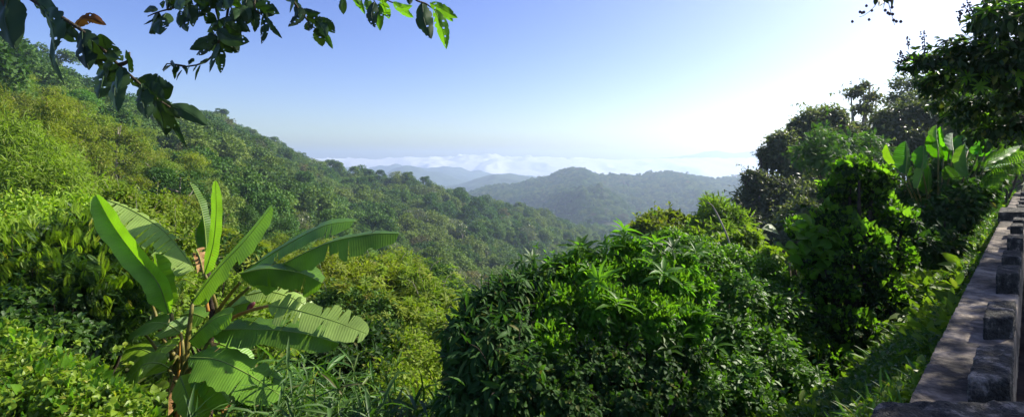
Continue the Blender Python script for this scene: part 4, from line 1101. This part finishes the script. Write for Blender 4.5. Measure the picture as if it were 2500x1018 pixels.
branch('overhanging_branch', 'dense bunch of dark leaves on thin hanging twigs ending in a sprig of tiny leaves',
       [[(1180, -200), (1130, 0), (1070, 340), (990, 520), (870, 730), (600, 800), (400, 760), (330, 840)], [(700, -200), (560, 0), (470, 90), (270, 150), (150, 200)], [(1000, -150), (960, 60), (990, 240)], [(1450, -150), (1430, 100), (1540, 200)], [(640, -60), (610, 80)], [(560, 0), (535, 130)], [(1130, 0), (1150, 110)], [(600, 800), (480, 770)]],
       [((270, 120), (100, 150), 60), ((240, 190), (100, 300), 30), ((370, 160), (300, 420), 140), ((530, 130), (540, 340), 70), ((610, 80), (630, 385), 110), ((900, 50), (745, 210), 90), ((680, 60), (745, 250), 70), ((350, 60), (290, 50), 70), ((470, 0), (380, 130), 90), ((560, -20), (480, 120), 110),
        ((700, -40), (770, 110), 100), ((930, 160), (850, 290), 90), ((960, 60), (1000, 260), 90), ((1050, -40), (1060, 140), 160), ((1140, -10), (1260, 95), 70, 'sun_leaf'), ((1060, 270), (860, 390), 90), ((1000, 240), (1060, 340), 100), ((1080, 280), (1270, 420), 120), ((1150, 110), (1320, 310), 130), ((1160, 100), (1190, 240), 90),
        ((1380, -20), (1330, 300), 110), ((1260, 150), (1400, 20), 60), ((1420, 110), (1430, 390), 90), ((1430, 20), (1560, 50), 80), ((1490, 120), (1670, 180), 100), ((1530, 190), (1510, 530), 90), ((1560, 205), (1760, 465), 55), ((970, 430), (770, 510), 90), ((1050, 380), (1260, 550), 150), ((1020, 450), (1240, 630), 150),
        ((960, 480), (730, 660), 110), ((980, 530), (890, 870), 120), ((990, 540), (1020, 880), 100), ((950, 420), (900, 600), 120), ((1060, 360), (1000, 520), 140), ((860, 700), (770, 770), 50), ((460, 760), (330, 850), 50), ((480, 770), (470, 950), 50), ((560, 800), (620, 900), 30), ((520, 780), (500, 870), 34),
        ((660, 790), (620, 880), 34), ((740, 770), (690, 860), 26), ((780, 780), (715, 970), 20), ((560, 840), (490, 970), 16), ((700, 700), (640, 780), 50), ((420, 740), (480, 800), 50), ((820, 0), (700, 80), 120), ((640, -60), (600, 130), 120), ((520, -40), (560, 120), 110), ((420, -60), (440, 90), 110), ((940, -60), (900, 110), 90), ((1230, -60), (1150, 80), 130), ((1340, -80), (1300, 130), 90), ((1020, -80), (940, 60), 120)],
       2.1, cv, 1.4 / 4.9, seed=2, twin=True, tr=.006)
branch('overhanging_branch', 'thin twig with hole-eaten olive leaves ending in a curled cluster',
       [[(1850, -120), (1900, 30), (2040, 220), (2120, 320), (2170, 350)], [(1900, 30), (1850, -30)]],
       [((1940, 80), (1830, 325), 90), ((1920, 30), (2100, 150), 70), ((2010, 110), (2220, 160), 55), ((1800, 0), (1850, 160), 40), ((2050, 200), (2280, 240), 70), ((2140, 240), (2380, 330), 120), ((2250, 220), (2390, 400), 80), ((2050, 270), (2080, 375), 80), ((2160, 340), (2240, 560), 110),
        ((2280, 400), (2365, 590), 40, 'sun_leaf'), ((2190, 430), (2110, 460), 40, 'sun_leaf'), ((1970, 150), (1970, 230), 50), ((1850, -60), (1930, 60), 70), ((2170, 250), (2300, 440), 90), ((2480, -30), (2495, 180), 40)],
       2.1, cv, 1.6 / 4.9, seed=3, tr=.006)
cv2 = lambda x, y: (625 + x / 2, y / 2)
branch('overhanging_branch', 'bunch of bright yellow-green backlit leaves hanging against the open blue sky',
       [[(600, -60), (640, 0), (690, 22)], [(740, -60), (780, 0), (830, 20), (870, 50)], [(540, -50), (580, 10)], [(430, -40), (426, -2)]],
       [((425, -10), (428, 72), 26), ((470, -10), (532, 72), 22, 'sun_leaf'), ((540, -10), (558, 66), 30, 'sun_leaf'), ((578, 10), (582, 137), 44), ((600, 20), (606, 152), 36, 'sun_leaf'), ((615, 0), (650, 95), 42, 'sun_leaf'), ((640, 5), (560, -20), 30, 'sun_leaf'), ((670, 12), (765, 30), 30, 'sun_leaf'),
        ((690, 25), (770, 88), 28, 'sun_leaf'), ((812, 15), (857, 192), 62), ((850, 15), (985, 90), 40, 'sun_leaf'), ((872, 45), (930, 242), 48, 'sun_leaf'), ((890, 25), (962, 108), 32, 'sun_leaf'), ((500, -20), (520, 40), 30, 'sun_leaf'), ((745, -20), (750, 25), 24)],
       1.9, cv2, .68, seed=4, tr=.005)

def berry_string(px_path, d, n, r, parent, org, rg, side=10):
    b = Bag(); path = spline([P(*q, d) for q in px_path], 20); b.add(*tube(path, np.linspace(.004, .002, 20) * d / 4, 4))
    link('twig', b.mesh('twig', M['twig'], org), parent)
    b = Bag()
    for k in range(n):
        c = path[min(19, int(4 + 16 * k / n))] + rg.normal(size=3) * side * .5 / F * d
        an = np.linspace(0, pi, 6)
        v, p = tube(np.stack([c[0] + 0 * an, c[1] + 0 * an, c[2] + np.cos(an) * r], -1) + rg.normal(size=3) * 1e-4, np.sin(an) * r * .85 + 1e-4, 7)
        b.add(v, p)
    link('berries', b.mesh('berries', M['berry'], org, smooth=True), parent)
def berry_sprig():
    d = 3.6; org = P(2160, -40, d); rg = np.random.default_rng(5)
    t = thing('berry_sprig', 'sprig of round dark berries hanging alone against the white sky', 'branch', org)
    berry_string([(2160, -40), (2145, 0), (2130, 22), (2110, 38), (2098, 42)], d, 9, .011, t, org, rg, 22)
    berry_string([(2165, -40), (2168, 0), (2175, 30), (2184, 62)], d, 12, .012, t, org, rg, 12)
    for a, c, w in [((2140, -10), (2136, 14), 12), ((2150, -12), (2146, 18), 14), ((2156, -10), (2155, 26), 10), ((2172, -10), (2178, 24), 12), ((2162, -16), (2168, 10), 12)]:
        hang_leaf(a, c, w, d, 'shade_leaf', t, org, rg)
berry_sprig()

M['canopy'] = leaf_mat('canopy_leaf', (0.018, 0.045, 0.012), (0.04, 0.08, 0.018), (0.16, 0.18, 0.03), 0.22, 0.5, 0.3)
# big tree standing off to the side, its branches over the parapet
tr_ = bush('overhanging_tree', 'leafy tree leaning in over the parapet with berry spikes along its upper twigs', 'tree',
     [(2255, 150, 6.4, 26), (2230, 165, 6.4, 20), (2300, 150, 6.3, 32), (2330, 120, 6.2, 28), (2365, 150, 6.1, 45), (2300, 185, 6.6, 26), (2420, 110, 6, 50), (2410, 190, 6.2, 50), (2460, 160, 6, 65), (2480, 60, 5.6, 60), (2430, 30, 5.4, 40), (2500, 230, 6.4, 60), (2440, 250, 6.8, 42), (2510, 310, 7, 45), (2560, 120, 6, 90), (2560, 10, 6, 90), (2390, 60, 6, 22), (2350, 215, 7, 22), (2620, 220, 6.5, 90), (3350, -320, 5, 300), (3080, -330, 4, 240), (3050, -60, 8, 230), (2980, -30, 6.5, 220), (2760, 40, 6.5, 130), (2400, 262, 7, 42), (2360, 255, 7.2, 28), (2465, 310, 7, 50), (2420, 165, 6.3, 40), (2320, 190, 6.6, 30), (2490, 120, 6.3, 50), (2290, 222, 6.8, 30), (2350, 285, 7.2, 34), (2405, 325, 7.2, 36), (2295, 262, 7.4, 24), (2260, 200, 6.8, 20)],  # far out-of-view crown blobs added to cast shade on the parapet
     OVAL, .095, 26000, 'canopy', 601, lumps=14, f=.3, droop=.7, stem=None, part='crown', inner=.3, extra=[top_whorls(70, WHORL, .12, 'lime', 'sun_toned_leaves', -.9)])  # lime whorls put sunlight into the leaf colour
def off_tree():
    org = np.array(tr_.location); rg = np.random.default_rng(6)
    b = Bag()
    root = P(2900, 700, 6.5); root[2] = -1.0
    fork = P(2800, 260, 6.5)
    b.add(*tube(spline([root, (root + fork) / 2 + np.array([.15, 0, 0]), fork], 10), np.linspace(.28, .17, 10), 9))
    for e in [[(2600, 200, 6.3), (2400, 175, 6.2), (2300, 165, 6.4), (2215, 143, 6.4)], [(2650, 60, 6), (2480, 40, 5.6), (2420, 20, 5.5)], [(2600, 260, 6.5), (2480, 180, 6.2), (2400, 130, 6.1), (2330, 110, 6.2)], [(2620, 300, 7), (2500, 290, 6.8), (2420, 250, 7)], [(2600, 200, 6.3), (2450, 210, 6.4), (2340, 200, 6.8)], [(2580, 120, 6), (2440, 66, 6), (2360, 58, 6)]]:
        b.add(*tube(spline([fork] + [P(*q) for q in e], 20), np.linspace(.075, .008, 20), 6))
    link('trunk', b.mesh('trunk', M['bark'], org), tr_)
    for p, n in [([(2345, 60), (2344, 45), (2342, 26)], 26), ([(2258, 128), (2257, 100), (2255, 78)], 20), ([(2218, 140), (2205, 150), (2188, 155)], 16), ([(2210, 145), (2200, 135), (2195, 128)], 14), ([(2218, 122), (2216, 105), (2213, 92)], 9), ([(2380, 40), (2370, 20), (2360, 5)], 22), ([(2372, 50), (2365, 30), (2352, 15)], 18)]:
        b = Bag(); path = spline([P(*q, 6.3) for q in p], 12); b.add(*tube(path, .005, 4))
        for k in range(n):
            c = path[int(3 + 9 * k / n)] + rg.normal(size=3) * .016; an = np.linspace(0, pi, 5); r = .011
            v, q = tube(np.stack([c[0] + 0 * an, c[1] + 0 * an, c[2] + np.cos(an) * r], -1), np.sin(an) * r + 1e-4, 6); b.add(v, q)
        link('berry_spike', b.mesh('berry_spike', M['berry'], org), tr_)
off_tree()

# ------------------------------------------------------------------ parapet
H_ = 1.15                                   # eye above the ledge
M['concrete'] = rough_mat('weathered_concrete', (0.03, 0.027, 0.022), (0.28, 0.235, 0.175), 3.0, .92, 1.0, .02, c3=(0.13, 0.108, 0.08), detail=12, pos=(.42, .60))
M['mossy'] = rough_mat('mossy_concrete', (0.018, 0.018, 0.014), (0.32, 0.29, 0.24), 9, .95, 1.0, .03, c3=(0.05, 0.05, 0.042), detail=12, pos=(.38, .68))
M['paving'] = rough_mat('terrace_paving', (0.05, 0.035, 0.028), (0.13, 0.10, 0.08), 3, .95, .8, .01)
WD = np.array([1.0136, 1.0, 0]); 
def W(x0, s, z):        # point of the parapet: x0 sideways offset at distance s
    return np.array([x0 + 1.0136 * s, s, z])
def rough_box(x0, x1, s0, s1, z0, z1, step, amp, seed, r=.02):
    """box in wall coordinates with worn edges"""
    dims = [(x1 - x0), (s1 - s0), (z1 - z0)]
    ns = [max(2, int(abs(dims[0]) / step)), max(2, int(dims[1] * 1.42 / step)), max(2, int(dims[2] / step))]
    bm_v, bm_q, key = [], [], {}
    def vid(i, j, k):
        if (i, j, k) not in key:
            key[(i, j, k)] = len(bm_v); bm_v.append((i / ns[0], j / ns[1], k / ns[2]))
        return key[(i, j, k)]
    for ax in range(3):
        a, c = [q for q in range(3) if q != ax]
        for lvl in (0, ns[ax]):
            for u in range(ns[a]):
                for w in range(ns[c]):
                    ids = []
                    for du, dw in ((0, 0), (1, 0), (1, 1), (0, 1)):
                        q = [0, 0, 0]; q[ax] = lvl; q[a] = u + du; q[c] = w + dw; ids.append(vid(*q))
                    flip = (lvl == 0) ^ (ax == 1)
                    bm_q.append(ids[::-1] if flip else ids)
    p = np.array(bm_v)
    c = np.array([(p[:, 0] - .5) * dims[0], (p[:, 1] - .5) * dims[1] * 1.42, (p[:, 2] - .5) * dims[2]]).T
    hd = np.array([dims[0] / 2, dims[1] * .71, dims[2] / 2]); rr = r
    inner = np.clip(c, -(hd - rr), hd - rr); dv = c - inner
    ln = np.linalg.norm(dv, axis=1, keepdims=True)
    c = np.where(ln > 1e-9, inner + dv / np.maximum(ln, 1e-9) * rr, c)
    lx = (x0 + x1) / 2 + c[:, 0]; ls = (s0 + s1) / 2 + c[:, 1] / 1.42; lz = (z0 + z1) / 2 + c[:, 2]
    X = lx + 1.0136 * ls; Y = ls
    nrm = norm(c / hd)
    dn = (fbm(X * 14 + lz * 11, Y * 9 - lz * 17, 5, seed) - .5) * amp * 1.6 + (vnoise(X * 61 + lz * 53, Y * 47 - lz * 71, seed + 3) - .5) * amp * .8
    v = np.stack([X + nrm[:, 0] * dn, Y, lz + nrm[:, 2] * dn], -1)
    return v, [np.array(bm_q)]
def parapet():
    org = W(-.4 * H_, 2 * H_, -0.3)
    t = thing('parapet_wall', 'weathered grey concrete parapet with a row of low square blocks along its inner edge', 'wall', org)
    zt = CZ - H_
    def part(nm, args, mat, sm=False):
        b = Bag(); b.add(*rough_box(*args)); return link(nm, b.mesh(nm, M[mat], org, smooth=sm), t)
    part('ledge', (-.512 * H_, -.09 * H_, 1.2 * H_, 16 * H_, -2.2, zt, .05, .012, 5, .012), 'concrete')
    S0 = [2.06, 2.88, 3.83, 4.74, 5.63, 6.55, 7.45, 9.75, 10.6, 11.5, 12.4, 13.3, 14.2]
    for i, s in enumerate(S0):
        j1, j2, j3, j4 = rng.normal(size=4) * .012
        part('block', ((-.262 + j1) * H_, (-.098 + j2) * H_, (s + j3) * H_, (s + .35 + 2 * j4) * H_, zt - .03, zt + .16 + 1.4 * j3, .012 if i < 4 else .03, .012, 20 + i, .014), 'mossy')
    for s0, s1, w in ((.85, 1.84, .03), (8.5, 9.35, .02)):
        part('pier_cap', (-(.53 + w) * H_, .05 * H_, s0 * H_, s1 * H_, zt - .02 if s0 > 2 else zt - .35, zt + .17, .03, .014 if s0 > 2 else .025, 50, .02 if s0 > 2 else .06), 'mossy', True)
parapet()
def terrace():
    v = np.array([W(x, s, 0) for x, s in ((-.09 * H_ - .02, -6), (9, -6), (9, 26), (-.09 * H_ - .02, 26))])
    lo = v - np.array([0, 0, .4])
    tag(link('terrace', mesh('terrace', np.vstack([v, lo]), [np.array([(0, 1, 2, 3), (7, 6, 5, 4), (0, 4, 5, 1), (1, 5, 6, 2), (2, 6, 7, 3), (3, 7, 4, 0)])], M['paving'])), kind='structure')
terrace()

# leaning pole, emergent trees on the skyline
def pole():
    a, b_ = P(1744, 510, 9.2), P(1798, 645, 8.8)
    t = Bag(); t.add(*tube(spline([a + np.array([-.12, 0, .12]), a, (a + b_) / 2 + np.array([.02, 0, .03]), b_, b_ + (b_ - a) * .5], 20), np.linspace(.010, .022, 20), 7))
    o = link('dead_cane', t.mesh('dead_cane', M['pale_bark'], b_, smooth=True), None, b_)
    tag(o, 'pale bare cane leaning over the vine mat in front of the dark trees', 'cane')
pole()
EMG = crown_mesh('crown', M['greyleaf'], 71, 2.6, 3.5, 7.5, 9, 260, .55)
EMT = trunk_mesh('trunk', M['pale_bark'], 72, 10, .16, 5, 2.0)
for px, d, s, lab in [(740, 436, 1.05, 'thin lone tree with sparse crown standing clear above the end of the ridge skyline'), (90, 232, .9, 'thin bare-topped tree standing above the highest part of the ridge skyline'), (275, 345, .9, 'tall thin tree just above the dip of the ridge skyline'),
                      (660, 470, .9, 'slender pale tree on the ridge skyline uphill of the lone tree'), (958, 255, .95, 'pale-trunked emergent tree on the middle of the hillside above the long banana leaf'), (403, 300, 1.15, 'tall pale-trunked tree rising out of the hillside below the drooping branch'), (762, 360, 1.2, 'grey tree with long pale trunk halfway up the hillside under the lone tree')]:
    x = (px - 1250) / F * d
    make_tree(EMG, EMT, 'slender_tree', x, d, float(land(x, d)) - .3 + (2.5 if s > 1.1 or px in (740, 275) else 0), s, px * 1.7, lab, 'tree', None)

rg2 = np.random.default_rng(404)
for k in range(16):
    px = 420 + 1050 * (k + rg2.random()) / 16; d = float(np.interp(px, [400, 700, 1000, 1500], [330, 300, 280, 420])) * (.75 + .4 * rg2.random())
    x = (px - 1250) / F * d
    make_tree(EMG if k % 3 else GREY_CROWN, EMT, 'slender_tree', x, d, float(land(x, d)) + 2.0, 1.0 + .35 * rg2.random(), k * 1.3, 'tall tree with bare pale trunk emerging above the green hillside forest', 'tree', 'pale-trunked trees emerging from the hillside forest')
